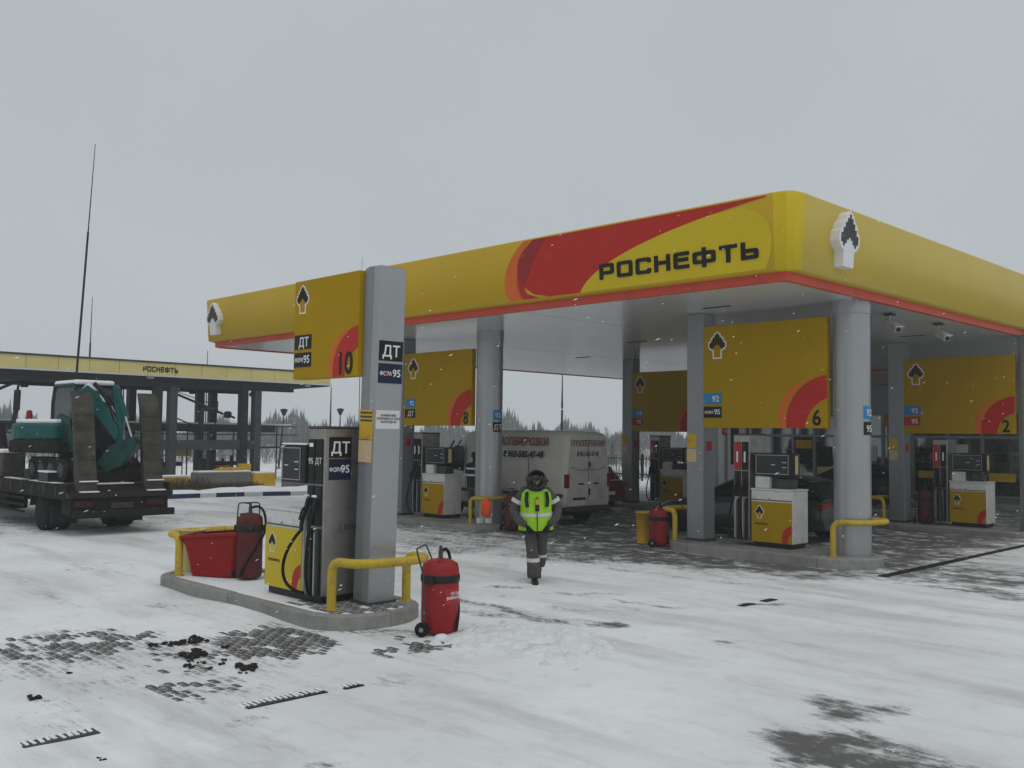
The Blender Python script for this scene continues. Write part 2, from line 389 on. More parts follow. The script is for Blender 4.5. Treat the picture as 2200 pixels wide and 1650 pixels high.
# ---------------------------------------------------------------- ground sheet
def axis(a, b, seg):
    out = [a]
    for end, st in seg:
        while out[-1] < end - 1e-6: out.append(min(end, out[-1] + st))
    return out
gx = [-900, -600, -400, -260, -180, -120, -85, -65, -52] + axis(-44, 4, [(-30, .7), (-17, .3), (-1, .13), (4, .5)]) + [6, 10, 16, 26, 45, 90, 180, 400, 900]
gy = [-400, -150, -60, -25, -10, -4] + axis(0, 42, [(2, .4), (14, .13), (20, .26), (42, .6)]) + [46, 52, 60, 72, 90, 120, 170, 240, 340, 500, 900]
BARE = [(-9.5,5.55,1.2,1.3,0.60),(-10.96,4.13,1.2,1.0,0.56),(-8.6,4.2,1.0,0.50,0.50),(-9.6,4.6,1.3,1.4,0.48),(-9.75,8.75,0.5,0.30,0.72),(-9.0,9.0,0.5,0.26,0.74),(-8.35,9.25,0.5,.24,.8),(-7.85,9.4,.3,.3,.9),(-9.0,9.7,1.1,.14,.55),(-10.75,10.6,0.40,0.14,0.75),(-9.7,10.9,0.70,0.09,0.66),(-8.6,11.1,0.8,0.10,0.62),(-7.9,11.3,0.4,0.12,0.6),(-7.25,12.28,0.41,0.10,0.8),(-6.67,17.84,1.74,1.75,0.80),(-5.33,15.92,0.67,0.82,0.75),(-9.45,16.95,2.6,1.3,1.05),(-12.16,15.6,2.8,1.6,1.0),(-3.53,7.02,0.47,0.53,0.95),(-3.08,7.20,0.49,0.34,0.85),(-4.09,8.05,0.31,0.43,0.80),(-3.87,8.39,0.46,0.22,0.60),(-3.73,7.92,0.24,0.23,0.60),(-7.15,4.12,0.23,0.18,0.55),(-5.90,3.97,0.20,0.12,0.55),(-16.97,6.90,0.71,1.01,0.45),(-12.62,5.96,0.31,0.26,0.70),(-25.90,9.29,3.01,3.11,0.75),(-25.68,11.93,1.49,1.85,0.50),(-9.4,3.4,1.4,1.5,0.46),(-9.4,4.4,3.2,2.3,.33),(-13,5.2,3,1.6,.25),(-15.74,13.52,1.50,2.20,0.70),(-9.20,7.05,0.49,0.27,0.80),(-8.35,7.06,0.29,0.24,0.80),(-9.00,3.09,0.28,0.33,0.45),(-6.24,9.69,0.16,0.16,0.60),(-7.16,8.22,0.21,0.14,0.50),(-4.69,14.55,0.27,0.33,0.55),(-12.97,11.70,1.26,1.24,0.30)]
SR = np.array([.703, .711]); SF = np.array([-.711, .703])
BRICKS = [(-9.69,5.91,0.73,0.97,0.90),(-10.96,4.13,0.85,0.89,0.70),(-8.36,4.20,0.50,0.30,0.70),(-9.74,4.98,0.54,1.04,0.50),(-8.32,6.57,0.30,0.40,0.60),(-9.20,7.05,0.49,0.27,0.80),(-8.35,7.06,0.29,0.24,0.80)]
def bare_at(X, Y, lst=None):
    X = np.asarray(X, float); Y = np.asarray(Y, float)
    B = np.zeros_like(X)
    for cx, cy, a, b, s in (lst or BARE):
        wx = .22 * np.sin(X * 2.3 + Y * 3.1 + cx) + .13 * np.sin(X * 6.1 - Y * 4.3 + cy); wy = .22 * np.sin(Y * 2.9 - X * 1.7 + cy) + .13 * np.sin(X * 5.1 + Y * 6.7 + cx)
        k = 0 if lst else min(1., .5 * (a + b)); u = ((X - cx) * SR[0] + (Y - cy) * SR[1] + k * wx) / a; v = ((X - cx) * SF[0] + (Y - cy) * SF[1] + k * wy) / b
        B = np.maximum(B, s * np.clip(1.25 - .62 * (u * u + v * v), 0, 1))
    if not lst:
        for x0, x1, ty, hw, ss in ((-10.9, -7.7, 9.2, .17, .95), (-10.4, -7.45, 11.0, .07, .8), (-15, -10.5, 11.3, .3, .5), (-13.2, -7.9, 15.15, .4, .95), (-7.4, -3.2, 15.7, .28, .8), (-7.2, -2.6, 17.2, .3, .85), (-15, -8, 13.5, .22, .62), (-9, -4.5, 13.2, .09, .45), (-16, -9.5, 9.9, .2, .4), (-17, -12, 5.1, .22, .42), (-16, -11.8, 3.3, .22, .36), (-7, -2.5, 5.9, .12, .34)):
            wv = .10 * np.sin(X * 1.3 + ty) + .05 * np.sin(X * 3.7 + 2 * ty)
            B = np.maximum(B, ss * np.clip(1.3 - np.abs(Y - ty - wv) / hw, 0, 1) * np.clip((X - x0) / .6, 0, 1) * np.clip((x1 - X) / .6, 0, 1))
    ramp = lambda t, a, b: np.clip((t - a) / (b - a), 0, 1)
    can = ramp(X, -29, -24) * ramp(-X, 6.2, 8.2) * ramp(Y, 12.2, 16.5) * ramp(-Y, -40, -37)
    B = np.maximum(B, 1.0 * can)
    return B
def fbm(X, Y, sc, seed):
    rg = np.random.RandomState(seed); o = np.zeros_like(X); amp = 1
    for k in range(4):
        for q in range(4):
            th = rg.rand() * 6.28; fr = sc * (2 ** k) * (.8 + .4 * rg.rand()); ph = rg.rand() * 6.28
            o += amp * np.sin((X * math.cos(th) + Y * math.sin(th)) * fr + ph) / 4
        amp *= .5
    return o
GX, GY = np.meshgrid(np.array(gx, float), np.array(gy, float))
GB = bare_at(GX, GY)
near = ((GX > -17) & (GX < 0) & (GY > 1) & (GY < 20)).astype(float)
HEAP = [(-8.23, 7.6, .32, .07), (-7.9, 7.93, .42, .11), (-7.5, 8.3, .36, .08), (-8.2, 8.2, .38, .08), (-7.25, 7.7, .34, .06)]
GZ = (.010 * fbm(GX, GY, 1.6, 3) + .005 * fbm(GX, GY, 6., 5)) * (1 - np.clip(GB * 1.6, 0, 1)) * near
GZ -= .012 * np.clip(GB, 0, 1) * near
# low ridges thrown up along the wheel tracks and by the drain
GZ += near * .018 * np.exp(-((GX + 7.12) / .12) ** 2) * (1 - np.clip(GB * 2, 0, 1)) * (.6 + .5 * fbm(GX, GY, 3, 9))
GZ += near * .02 * np.exp(-(((GX + 9.2) * SF[0] + (GY - 8.3) * SF[1]) / .16) ** 2) * np.clip(1 - np.abs(((GX + 9.2) * SR[0] + (GY - 8.3) * SR[1]) / 1.8), 0, 1)
GZ += .075 * np.exp(-((GY - 6.44) / .14) ** 2) * np.clip((GX + 15) / .6, 0, 1) * np.clip((-10.2 - GX) / .8, 0, 1) * (.7 + .4 * fbm(GX, GY, 2.6, 21)) * (GY < 6.6)
far = np.clip((np.hypot(GX + 20, GY - 20) - 60) / 200, 0, 1)
GZ += far * .6 * np.sin(GX * .013) * np.sin(GY * .017)
nx, ny = len(gx), len(gy)
gv = np.stack([GX, GY, GZ], -1).reshape(-1, 3)
ii = np.arange(nx * ny).reshape(ny, nx)
gf = np.stack([ii[:-1, :-1], ii[:-1, 1:], ii[1:, 1:], ii[1:, :-1]], -1).reshape(-1, 4)
gme = bpy.data.meshes.new('ground'); gme.from_pydata(gv.tolist(), [], gf.tolist())
at = gme.attributes.new('bare', 'FLOAT', 'POINT'); at.data.foreach_set('value', GB.reshape(-1).astype(np.float32))
gme.polygons.foreach_set('use_smooth', [True] * len(gme.polygons))
def ground_mat():
    m = bpy.data.materials.new('snowy_forecourt'); m.use_nodes = True
    N = m.node_tree.nodes; L = m.node_tree.links; b = N['Principled BSDF']
    t = N.new('ShaderNodeTexCoord'); a = N.new('ShaderNodeAttribute'); a.attribute_name = 'bare'
    def noise(sc, det=8, rough=.6, map_=None, rot=0):
        n = N.new('ShaderNodeTexNoise'); n.inputs['Scale'].default_value = sc; n.inputs['Detail'].default_value = det; n.inputs['Roughness'].default_value = rough
        mp = N.new('ShaderNodeMapping'); mp.inputs['Scale'].default_value = map_ or (1, 1, 1); mp.inputs['Rotation'].default_value = (0, 0, rot)
        L.new(t.outputs['Object'], mp.inputs['Vector']); L.new(mp.outputs[0], n.inputs['Vector']); return n.outputs[0]
    def math_(op, x, y=None, z=None):
        n = N.new('ShaderNodeMath'); n.operation = op
        for i, q in enumerate((x, y, z)):
            if q is None: continue
            if isinstance(q, (int, float)): n.inputs[i].default_value = q
            else: L.new(q, n.inputs[i])
        return n.outputs[0]
    def mapr(x, a0, a1, b0=0., b1=1.):
        n = N.new('ShaderNodeMapRange'); n.interpolation_type = 'SMOOTHSTEP'
        for i, q in enumerate((a0, a1, b0, b1)): n.inputs[i + 1].default_value = q
        L.new(x, n.inputs[0]); return n.outputs[0]
    def mixc(f, c0, c1):
        n = N.new('ShaderNodeMix'); n.data_type = 'RGBA'
        if isinstance(f, float): n.inputs[0].default_value = f
        else: L.new(f, n.inputs[0])
        for i, q in ((6, c0), (7, c1)):
            if isinstance(q, tuple): n.inputs[i].default_value = (*q, 1)
            else: L.new(q, n.inputs[i])
        return n.outputs[2]
    n1 = noise(1.1, 9, .62, (.75, 1.5, 1)); n2 = noise(7, 6, .6, (.6, 1.6, 1)); n3 = noise(45, 4, .7); n4 = noise(.33, 4, .55); n5 = noise(3.2, 6, .65)
    n6 = noise(2.1, 8, .68, (1.3, 1.3, 1), .6)
    f = math_('MULTIPLY', a.outputs['Fac'], mapr(n6, .3, .62, .55, 1.12))
    f = math_('ADD', f, math_('MULTIPLY', math_('SUBTRACT', n1, .5), 1.5))
    br = N.new('ShaderNodeTexBrick'); br.inputs['Scale'].default_value = 1; br.inputs['Brick Width'].default_value = .172; br.inputs['Row Height'].default_value = .088; br.inputs['Mortar Size'].default_value = .014; br.inputs['Mortar Smooth'].default_value = .4; br.offset = .5
    L.new(t.outputs['Object'], br.inputs['Vector'])
    sx_ = N.new('ShaderNodeSeparateXYZ'); L.new(t.outputs['Object'], sx_.inputs[0])
    reg = math_('MULTIPLY', mapr(sx_.outputs[0], -7.2, -8.2), mapr(sx_.outputs[1], 15.5, 13.5))
    f = math_('SUBTRACT', f, math_('MULTIPLY', math_('MULTIPLY', br.outputs['Fac'], reg), .30))
    f = math_('ADD', f, math_('MULTIPLY', math_('SUBTRACT', n2, .5), 1.1))
    f = math_('ADD', f, math_('MULTIPLY', math_('SUBTRACT', n3, .5), .6))
    fac = math_('MULTIPLY', mapr(f, .36, .98), .93)
    spk = mapr(n3, .6, .75)
    asph = mixc(n5, (.050, .049, .048), (.110, .107, .104))
    asph = mixc(math_('MULTIPLY', spk, .35), asph, (.30, .31, .32))
    sn = mixc(mapr(n4, .35, .68), (.87, .89, .91), (.74, .75, .765))
    n7 = noise(.6, 8, .66, (.35, 1.6, 1))
    sn = mixc(math_('MULTIPLY', mapr(n5, .5, .78), .38), sn, (.50, .49, .47))
    sn = mixc(math_('MULTIPLY', mapr(n7, .46, .70), .52), sn, (.40, .40, .39))
    n8 = noise(28, 3, .55); n9 = noise(1.7, 5, .6)
    sn = mixc(math_('MULTIPLY', math_('MULTIPLY', mapr(n8, .66, .74), mapr(n9, .48, .68)), .7), sn, (.20, .19, .18))
    L.new(mixc(fac, sn, asph), b.inputs['Base Color'])
    L.new(mapr(fac, 0, 1, .8, .55), b.inputs['Roughness']); b.inputs['Specular IOR Level'].default_value = .3
    wob = noise(.25, 2, .5)
    yy = math_('ADD', sx_.outputs[1], math_('MULTIPLY', wob, 1.6))
    trk = None
    for ty, th in ((10.45, .13), (12.25, .13), (9.1, .11), (4.1, .12), (5.9, .12), (14.6, .14), (16.3, .14), (7.35, .1)):
        g_ = mapr(math_('ABSOLUTE', math_('SUBTRACT', math_('ADD', yy, math_('MULTIPLY', n5, .10)), ty + .05)), th * 1.15, th * .45)
        trk = g_ if trk is None else math_('MAXIMUM', trk, g_)
    tre = N.new('ShaderNodeTexWave'); tre.inputs['Scale'].default_value = 6.5; tre.inputs['Distortion'].default_value = 7; tre.inputs['Detail'].default_value = 2; tre.bands_direction = 'X'
    L.new(t.outputs['Object'], tre.inputs['Vector'])
    patch = mapr(n4, .40, .58); trk = math_('MULTIPLY', trk, patch)
    tread = math_('MULTIPLY', trk, math_('ADD', math_('MULTIPLY', tre.outputs['Fac'], .5), .5))
    sn = mixc(math_('MULTIPLY', math_('MULTIPLY', tread, mapr(n2, .35, .6)), .26), sn, (.36, .355, .35))
    L.new(mixc(fac, sn, asph), b.inputs['Base Color'])
    bp = N.new('ShaderNodeBump'); bp.inputs['Strength'].default_value = .7; bp.inputs['Distance'].default_value = .035
    h = math_('ADD', math_('MULTIPLY', n5, .5), math_('MULTIPLY', n3, .22))
    h = math_('SUBTRACT', h, math_('MULTIPLY', fac, .3)); h = math_('ADD', h, math_('MULTIPLY', n2, .3)); h = math_('SUBTRACT', h, math_('MULTIPLY', tread, .22))
    L.new(h, bp.inputs['Height']); L.new(bp.outputs[0], b.inputs['Normal'])
    return m
gme.materials.append(ground_mat())
ground = bpy.data.objects.new('ground', gme); col.objects.link(ground); tag(ground, 'snow dusted forecourt with bare grey patches of paving', kind='structure')
ORG[ground] = Vector()

# single pavers showing through the snow in front of the near island
pv = []
for k in range(4):
    b = MB(); dx, dy = .150 - .004 * k, .066 + .003 * (k % 2)
    b.box(-dx / 2, dx / 2, -dy / 2, dy / 2, -.05, .0)
    o = b.build('paver', PAVER if k % 2 == 0 else PAVER2, None, bevel=.006); me = o.data
    pv.append(o)
cand = []
for i in range(-80, 80):
    for j in range(-60, 90):
        x = -9.7 + i * .172 + (.086 if j % 2 else 0); y = 5.2 + j * .088
        if not (-11.9 < x < -7.75 and 3.4 < y < 7.6): continue
        if x < -9.0 and y > 6.42: continue
        bb = float(bare_at(x, y, BRICKS))
        w = bb + .20 * math.sin(x * 7.1 + y * 3.3) * math.sin(y * 9.7 - x * 2.1) + U(-.30, .22)
        if w > .52: cand.append((w, x, y))
cand.sort(reverse=True)
for n_, (w, x, y) in enumerate(cand[:295]):
    src = pv[int(U(0, 3.99))]
    if n_ < 4: o = pv[n_]
    else: o = src.copy(); col.objects.link(o)
    o.parent = ground; o.location = (x + U(-.004, .004), y + U(-.004, .004), -.009 + .022 * min(1, (w - .5) / .42) + U(-.003, .003))
    o.rotation_euler = (U(-.012, .012), U(-.012, .012), U(-.02, .02))

# ---------------------------------------------------------------- main canopy
CX0, CX1, CY0, CY1, CZ = -28.15, -7.8, 14.1, 36.0, 5.0
canopy = thing('station_canopy', 'big yellow forecourt canopy with red underside trim and wide black lettering', 'canopy', ((CX0 + CX1) / 2, (CY0 + CY1) / 2, 0))
CH = .38
base = [(CX0 + CH, CY0), (CX1 - CH, CY0), (CX1 - CH * .42, CY0 + CH * .12), (CX1 - CH * .12, CY0 + CH * .42), (CX1, CY0 + CH), (CX1, CY1 - CH), (CX1 - CH, CY1), (CX0 + CH, CY1), (CX0, CY1 - CH), (CX0, CY0 + CH)]
def inset(poly, d):
    n = len(poly); out = []
    for i in range(n):
        p0 = Vector(poly[i - 1]); p1 = Vector(poly[i]); p2 = Vector(poly[(i + 1) % n])
        e0 = (p1 - p0).normalized(); e1 = (p2 - p1).normalized()
        n0 = Vector((-e0.y, e0.x)); n1 = Vector((-e1.y, e1.x))
        b = (n0 + n1).normalized(); k = d / max(.2, b.dot(n0)); out.append(p1 + b * k)
    return out
PROF = [(.42, 5.13), (.16, 5.125), (.075, 5.155), (.0, 6.39), (.03, 6.425), (.12, 6.45), (.6, 6.47)]
def front_y(z):
    for (d0, z0), (d1, z1) in zip(PROF[2:], PROF[3:]):
        if z0 <= z <= z1: return CY0 + d0 + (d1 - d0) * (z - z0) / (z1 - z0)
    return CY0 + PROF[-1][0]
rings = [[(p.x, p.y, z) for p in inset(base, d)] for d, z in PROF]
n_ = len(base)
CORN = {1, 2, 3, 5, 7, 9}
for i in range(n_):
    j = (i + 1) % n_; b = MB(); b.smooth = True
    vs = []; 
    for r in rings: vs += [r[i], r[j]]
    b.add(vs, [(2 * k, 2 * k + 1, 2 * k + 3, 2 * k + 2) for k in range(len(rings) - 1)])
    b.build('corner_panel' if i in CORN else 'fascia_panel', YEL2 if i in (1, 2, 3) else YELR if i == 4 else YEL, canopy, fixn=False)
tin = inset(base, .26)
for i in range(n_):
    j = (i + 1) % n_; a, c = tin[i], tin[j]
    a2, c2 = inset(base, .36)[i], inset(base, .36)[j]
    b = MB()
    b.add([(a.x, a.y, CZ - .03), (c.x, c.y, CZ - .03), (c.x, c.y, 5.127), (a.x, a.y, 5.127), (a2.x, a2.y, CZ - .03), (c2.x, c2.y, CZ - .03), (c2.x, c2.y, 5.127), (a2.x, a2.y, 5.127)],
          [(0, 1, 2, 3), (4, 7, 6, 5), (0, 4, 5, 1), (3, 2, 6, 7)])
    b.build('red_trim', REDTRIM, canopy, fixn=False)
rf = MB(); rin = inset(base, .6)
rf.add([(p.x, p.y, 6.47) for p in rin], [tuple(range(n_))])
roof = rf.build('roof', SNOW, canopy, fixn=False)
xs = [CX0 + .38, -20.62, -14.5, CX1 - .38]
for k in range(3):
    ys = [CY0 + .38, 21.3, 28.6, CY1 - .1]
    for q in range(3):
        MB().box(xs[k] + .016, xs[k + 1] - .016, ys[q] + .004, ys[q + 1] - .004, CZ, CZ + .05).build('ceiling_panel', CEIL, canopy)
MB().box(xs[0], xs[-1], CY0 + .38, CY1 - .1, CZ + .052, CZ + .09).build('ceiling_backing', SEAM, canopy)
for x, y in ((-10.9, 16.6), (-21.3, 24.4), (-10.2, 24.4), (-16.6, 21.3)):
    b = MB(); b.box(x - .32, x + .32, y - .03, y + .03, CZ - .014, CZ - .002); b.build('ceiling_lamp', SEAM, canopy)
# front decals: fn maps fascia (X,Z,out) to the sloped front face
ff = lambda u, v, d: (u, front_y(v) - d, v)
lens_edge = bez((-12.45, 5.17), (-12.25, 5.55), (-11.2, 6.05), (-8.30, 6.37), 22)
b = MB(); b.prism([(-14.02, 5.17)] + bez((-14.02, 5.17), (-14.35, 5.55), (-14.2, 6.05), (-13.72, 6.385), 10)[1:] + [(-8.30, 6.385)] + lens_edge[::-1], ff, .003, .008); b.build('red_swoosh', RED, canopy)
b = MB(); b.prism(bez((-14.42, 5.17), (-14.75, 5.5), (-14.5, 6.1), (-13.95, 6.385), 10) + bez((-13.78, 6.385), (-14.22, 6.05), (-14.37, 5.55), (-14.04, 5.17), 10), ff, .003, .008); b.build('orange_swoosh', ORANGE, canopy)
b = MB(); b.prism(bez((-13.68, 6.38), (-14.22, 6.1), (-14.28, 5.8), (-14.02, 5.45), 10) + bez((-13.98, 5.5), (-13.75, 5.8), (-13.7, 6.1), (-13.3, 6.38), 10), ff, .009, .012); b.build('dark_red_swoosh', DKRED, canopy)
b = MB(); b.prism([(-13.98, 5.42), (-13.9, 5.28), (-13.55, 5.175), (-13.3, 5.175), (-13.7, 5.25)], ff, .009, .012); b.build('yellow_sliver', YEL, canopy)
b = MB(); b.prism(lens_edge[:-3] + bez((-8.75, 6.25), (-8.2, 6.1), (-8.1, 5.7), (-8.35, 5.17), 10), ff, .003, .0065); b.build('yellow_lens', YEL2, canopy)
tilt = math.atan2(.075, 1.235)
wide_text('РОСНЕФТЬ', (-11.93, front_y(5.36) - .016, 5.36), 3.46, .30, Matrix.Rotation(R(90) + tilt, 4, 'X'), BLACK, canopy, ext=.012, split=True, name='letter')
# raised emblems: left end of the front, near end of the right side
emblem(canopy, lambda u, v, d: (-27.15 + u, front_y(5.3 + v) - d, 5.3 + v), .98, thick=.15, fill=None, bars=DKGREY)
emblem(canopy, lambda u, v, d: (CX1 - front_y(5.33 + v) + CY0 + d, 15.78 + u, 5.33 + v), .98, thick=.17, fill=None, bars=DKGREY)

# ---------------------------------------------------------------- islands, pillars, signs
def label_plate(parent, fn_box, M, loc, w, h, m, txt, th, sub=None, align='RIGHT'):
    """plate at loc (lower-left, on face given by M: columns right/up/out) plus its lettering"""
    b = MB(); r3 = M.to_3x3(); o = Vector(loc)
    P = lambda u, v, d: tuple(o + r3 @ Vector((u, v, d)))
    b.prism([(0, 0), (w, 0), (w, h), (0, h)], P, 0.001, .008)
    pl = b.build('fuel_label', m, parent)
    if txt:
        u = w * .88 if align == 'RIGHT' else w / 2
        text(txt, P(u if not sub else w * .94, h * .5 + th * .5, .010), th * (.85 if sub else 1), M, WHITEL, pl if parent and parent.parent is None else parent, align='RIGHT' if sub else align, bold=th * .015)
    if sub:     # fuel line name: small word with a red drop
        text(sub, P(w * .30, h * .5 + th * .22, .010), th * .46, M, WHITEL, pl if parent and parent.parent is None else parent, bold=th * .012, sx=.9)
    return pl

def island(name_lab, x0, x1, yc, half, H, snowtop, bend=.8, gaps=()):
    t = thing('pump_island', name_lab, 'kerb island', ((x0 + x1) / 2, yc, 0), 'raised concrete pump islands')
    def outline(ins):
        o = []; r = half - ins; xa, xb = x0 + half, x1 - half
        for k in range(9): a = R(-90 + 180 * k / 8); o.append((xb + r * bend * math.cos(a), yc + r * math.sin(a)))
        for k in range(9): a = R(90 + 180 * k / 8); o.append((xa + r * bend * math.cos(a), yc + r * math.sin(a)))
        return o
    # straight stones front and back, curved stones at both ends
    xa, xb = x0 + half, x1 - half; L = (xb - xa); k = max(1, round(L / 2.0)); g = .006; w = .16
    for sgn in (-1, 1):
        for q in range(k):
            a, c = xa + L * q / k + g, xa + L * (q + 1) / k - g
            ya, yb = sorted((yc + sgn * half, yc + sgn * (half - w)))
            MB().box(a, c, ya, yb, -.1, H + U(-.006, .006)).build('kerb_stone', CONC, t, bevel=.012)
    for xe, s in ((xb, 1), (xa, -1)):
        for q in range(2):
            b = MB(); rings_ = []
            for a in np.linspace(-90 + 90 * q + .4, 90 * q - .4, 7):
                a = R(a); ca, sa = math.cos(a) * s * bend, math.sin(a)
                po = (xe + half * ca, yc + half * sa); pi = (xe + (half - w) * ca, yc + (half - w) * sa)
                rings_.append([(*po, -.1), (*po, H - .015), (po[0] * .93 + pi[0] * .07, po[1] * .93 + pi[1] * .07, H), (*pi, H), (*pi, -.1)])
            b.loft(rings_).build('kerb_stone', CONC, t)
    b = MB(); P = outline(.155)
    b.prism(P, lambda u, v, d: (u, v, d), 0, H - .012)
    b.build('paving', CONC if not snowtop else SNOW, t)
    return t

I10 = island('nearest concrete island, snow covered, under the number 10 sign', -14.75, -9.3, 7.32, .80, .17, True)
# bare pavers round the post on the near island
for i in range(12):
    for j in range(15):
        x = -10.95 + i * .172 + (.086 if j % 2 else 0) - .02; y = 6.72 + j * .088
        dx = max(0, x + 10.05); 
        if dx * dx * 1.6 + (y - 7.32) ** 2 > .36 or rnd() < .22: continue
        o = pv[int(U(0, 3.99))].copy(); col.objects.link(o); o.parent = I10
        o.location = Vector((x, y, .164 + U(0, .004))) - ORG[I10]; o.rotation_euler = (0, 0, U(-.02, .02))

def sign(lab, x0, y, z0, w, h, num, plates, nh=.31, th=.14):
    t = thing('pump_sign', lab, 'sign', (x0 + w / 2, y + th / 2, z0), 'yellow numbered pump signs')
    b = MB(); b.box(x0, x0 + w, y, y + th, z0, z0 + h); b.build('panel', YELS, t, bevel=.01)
    k = h / 2.14; F = lambda u, v, d: (x0 + u, y - d, z0 + v)
    W = w; s = min(1., h / 2.14)
    outer = bez((W, 1.02 * s), (W - .5 * s, .99 * s), (W - .93 * s, .55 * s), (W - .86 * s, .003), 12)
    inner = bez((W - .46 * s, .003), (W - .44 * s, .25 * s), (W - .3 * s, .47 * s), (W, .58 * s), 10)
    MB().prism(outer + inner, F, .001, .005).build('red_arc', RED, t)
    o2 = bez((W - .42 * s, .985 * s), (W - .95 * s, .8 * s), (W - 1.12 * s, .35 * s), (W - .99 * s, .003), 12)
    i2 = bez((W - .88 * s, .003), (W - .95 * s, .5 * s), (W - .66 * s, .84 * s), (W - .36 * s, .99 * s), 12)
    MB().prism(o2 + i2, F, .001, .003).build('orange_arc', ORANGE, t)
    text(num, F(W - .16 * s if len(num) > 1 else W - .12 * s, .06 * s + nh, .007), nh, FACE_NEG_Y, BLACK, t, name='number', align='RIGHT', sx=.9, bold=.008)
    eu = .40 if w > 2 else .21
    es = .58 if w > 2 else .41
    emblem(t, lambda u, v, d: (x0 + eu + u, y - d, z0 + h - es - (.12 if w > 2 else .06) + v), es, fill=YELS)
    pw = .44 if w > 2 else .42; ph = .235 if w > 2 else .2
    for q, (m, tx, sub) in enumerate(plates):
        label_plate(t, None, FACE_NEG_Y, (x0 + (.07 if w > 2 else .03), y, z0 + (.50 if w > 2 else .42) - q * (ph + .05)), pw, ph, m, tx, .13, sub)
    return t
def canopy_pillar(xr, yf, zb, s=.43):
    b = MB(); b.box(xr - s, xr, yf, yf + s, zb - .2, CZ - .002); p = b.build('pillar', GREYPANEL, canopy, bevel=.02)
    MB().box(xr - s - .012, xr + .012, yf - .012, yf + s + .012, zb - .02, zb + .05).build('base_plate', DKGREY, p)
    MB().box(xr - s * .97, xr - s * .42, yf - .006, yf - .001, zb + 1.95, zb + 2.25).build('notice', YELPL, p)
    MB().box(xr - s * .97, xr - s * .42, yf - .006, yf - .001, zb + 1.66, zb + 1.93).build('notice', PAPERP, p)
    MB().box(xr + .001, xr + .006, yf + .1, yf + .3, zb + 1.9, zb + 2.1).build('notice', REDLAB, p)
    return p
def canopy_column(x, y, zb, plates, r=.34):
    b = MB(); b.lathe((x, y, 0), [(r, zb - .2), (r, CZ - .27)], 32); p = b.build('column', GREYL, canopy)
    MB().lathe((x, y, 0), [(r + .012, CZ - .268), (r + .012, CZ - .002)], 32).build('column_collar', GREYL, p)
    # curved fuel labels on the side facing the drive
    for q, (m, tx) in enumerate(plates):
        z1 = 2.98 - q * .30; z0_ = z1 - .25; rings_ = []
        for a in np.linspace(-52, -8, 7):
            a = R(a + 25); rings_.append([(x + (r + dd) * math.cos(a), y + (r + dd) * math.sin(a), zz) for dd, zz in ((.002, z0_), (.006, z0_), (.006, z1), (.002, z1))])
        MB().loft(rings_).build('fuel_label', m, p)
        if tx:
            a = R(-5); M = Matrix.Rotation(a + R(90), 4, 'Z') @ Matrix.Rotation(R(90), 4, 'X')
            text(tx, (x + (r + .014) * math.cos(a), y + (r + .014) * math.sin(a), z0_ + .19), .13, M, WHITEL, p)
    return p

FUELS = {'6': [(BLUE, '92', None), (BLACK, '95', 'ФОРА')], '8': [(BLUE, '92', None), (BLACK, 'ДТ', None)], '4': [(BLUE, '92', None), (REDLAB, '95', None)], '2': [(BLUE, '92', None), (REDLAB, '95', None)], '10': [(BLACK, 'ДТ', None), (BLACK, '95', 'ФОРА')]}
# number: (pillar right edge x, pillar front y, sign z0, sign height, base height)
BAYS = {'6': (-11.62, 17.2, 2.55, 2.15, .17), '8': (-21.02, 16.55, 2.58, 1.98, .13), '2': (-11.03, 25.8, 2.52, 2.0, .13), '4': (-20.3, 25.8, 2.52, 2.0, .13)}
ILAB = {'6': 'concrete island with rounded end under the number 6 sign', '8': 'concrete island beside the white van, under the number 8 sign', '2': 'shaded concrete island under the number 2 sign', '4': 'far concrete island behind the red car, in deep shade'}
SLAB = {'6': 'large yellow sign panel reading 6 between pillar and round column', '8': 'shaded yellow sign panel reading 8 above the white van', '2': 'darkest yellow sign panel, reading 2, at the right', '4': 'small looking yellow sign half hidden behind the square pillar of sign 6'}
for k, (xr, yf, z0, h, zb) in BAYS.items():
    island(ILAB[k], xr - .75, xr + 3.75, yf + .12, .82, zb, False, bend=1.)
    canopy_pillar(xr, yf, zb)
    canopy_column(xr + 3.13, yf + .33, zb, [(BLUE, '92'), (BLACK if k in '68' else REDLAB, 'ДТ' if k == '8' else '95')])
    sign(SLAB[k], xr - (.07 if k != '8' else -.02), yf + .01, z0, 2.86 if k != '8' else 2.78, h, k, FUELS[k])

# post of pump 10, leaning a little
post = thing('sign_post', 'tall grey square post with black diesel and petrol labels beside pump 10', 'post', (-10.24, 7.63, .165))
PX0, PX1, PY0, PY1, PZ1 = -10.41, -10.07, 7.42, 7.84, 4.52
MB().box(PX0 + .19, PX1, PY0, PY1, .165, PZ1).build('post_shell', GREYL, post, bevel=.012)
MB().box(PX0, PX0 + .186, PY0 + .006, PY1 - .006, .165, PZ1 - .004).build('post_shell', GREYPANEL, post, bevel=.012)
MB().box(PX0 - .02, PX1 + .02, PY0 - .02, PY1 + .02, .165, .2).build('base_plate', DKGREY, post)
MB().box(PX0 + .03, PX1 - .03, PY0 + .03, PY1 - .03, PZ1, PZ1 + .012).build('post_cap', GREYPANEL, post)
Mx = FACE_POS_X
label_plate(post, None, Mx, (PX1, PY0 + .02, 3.30), .38, .26, BLACK, 'ДТ', .145, align='CENTER')
label_plate(post, None, Mx, (PX1, PY0 + .02, 3.01), .38, .255, NAVY, '95', .115, 'ФОРА')
MB().lathe((PX1 + .012, PY0 + .135, 3.135), [(.024, -.001), (.024, .001)], 12, 'X').build('emblem_drop', RED, post)
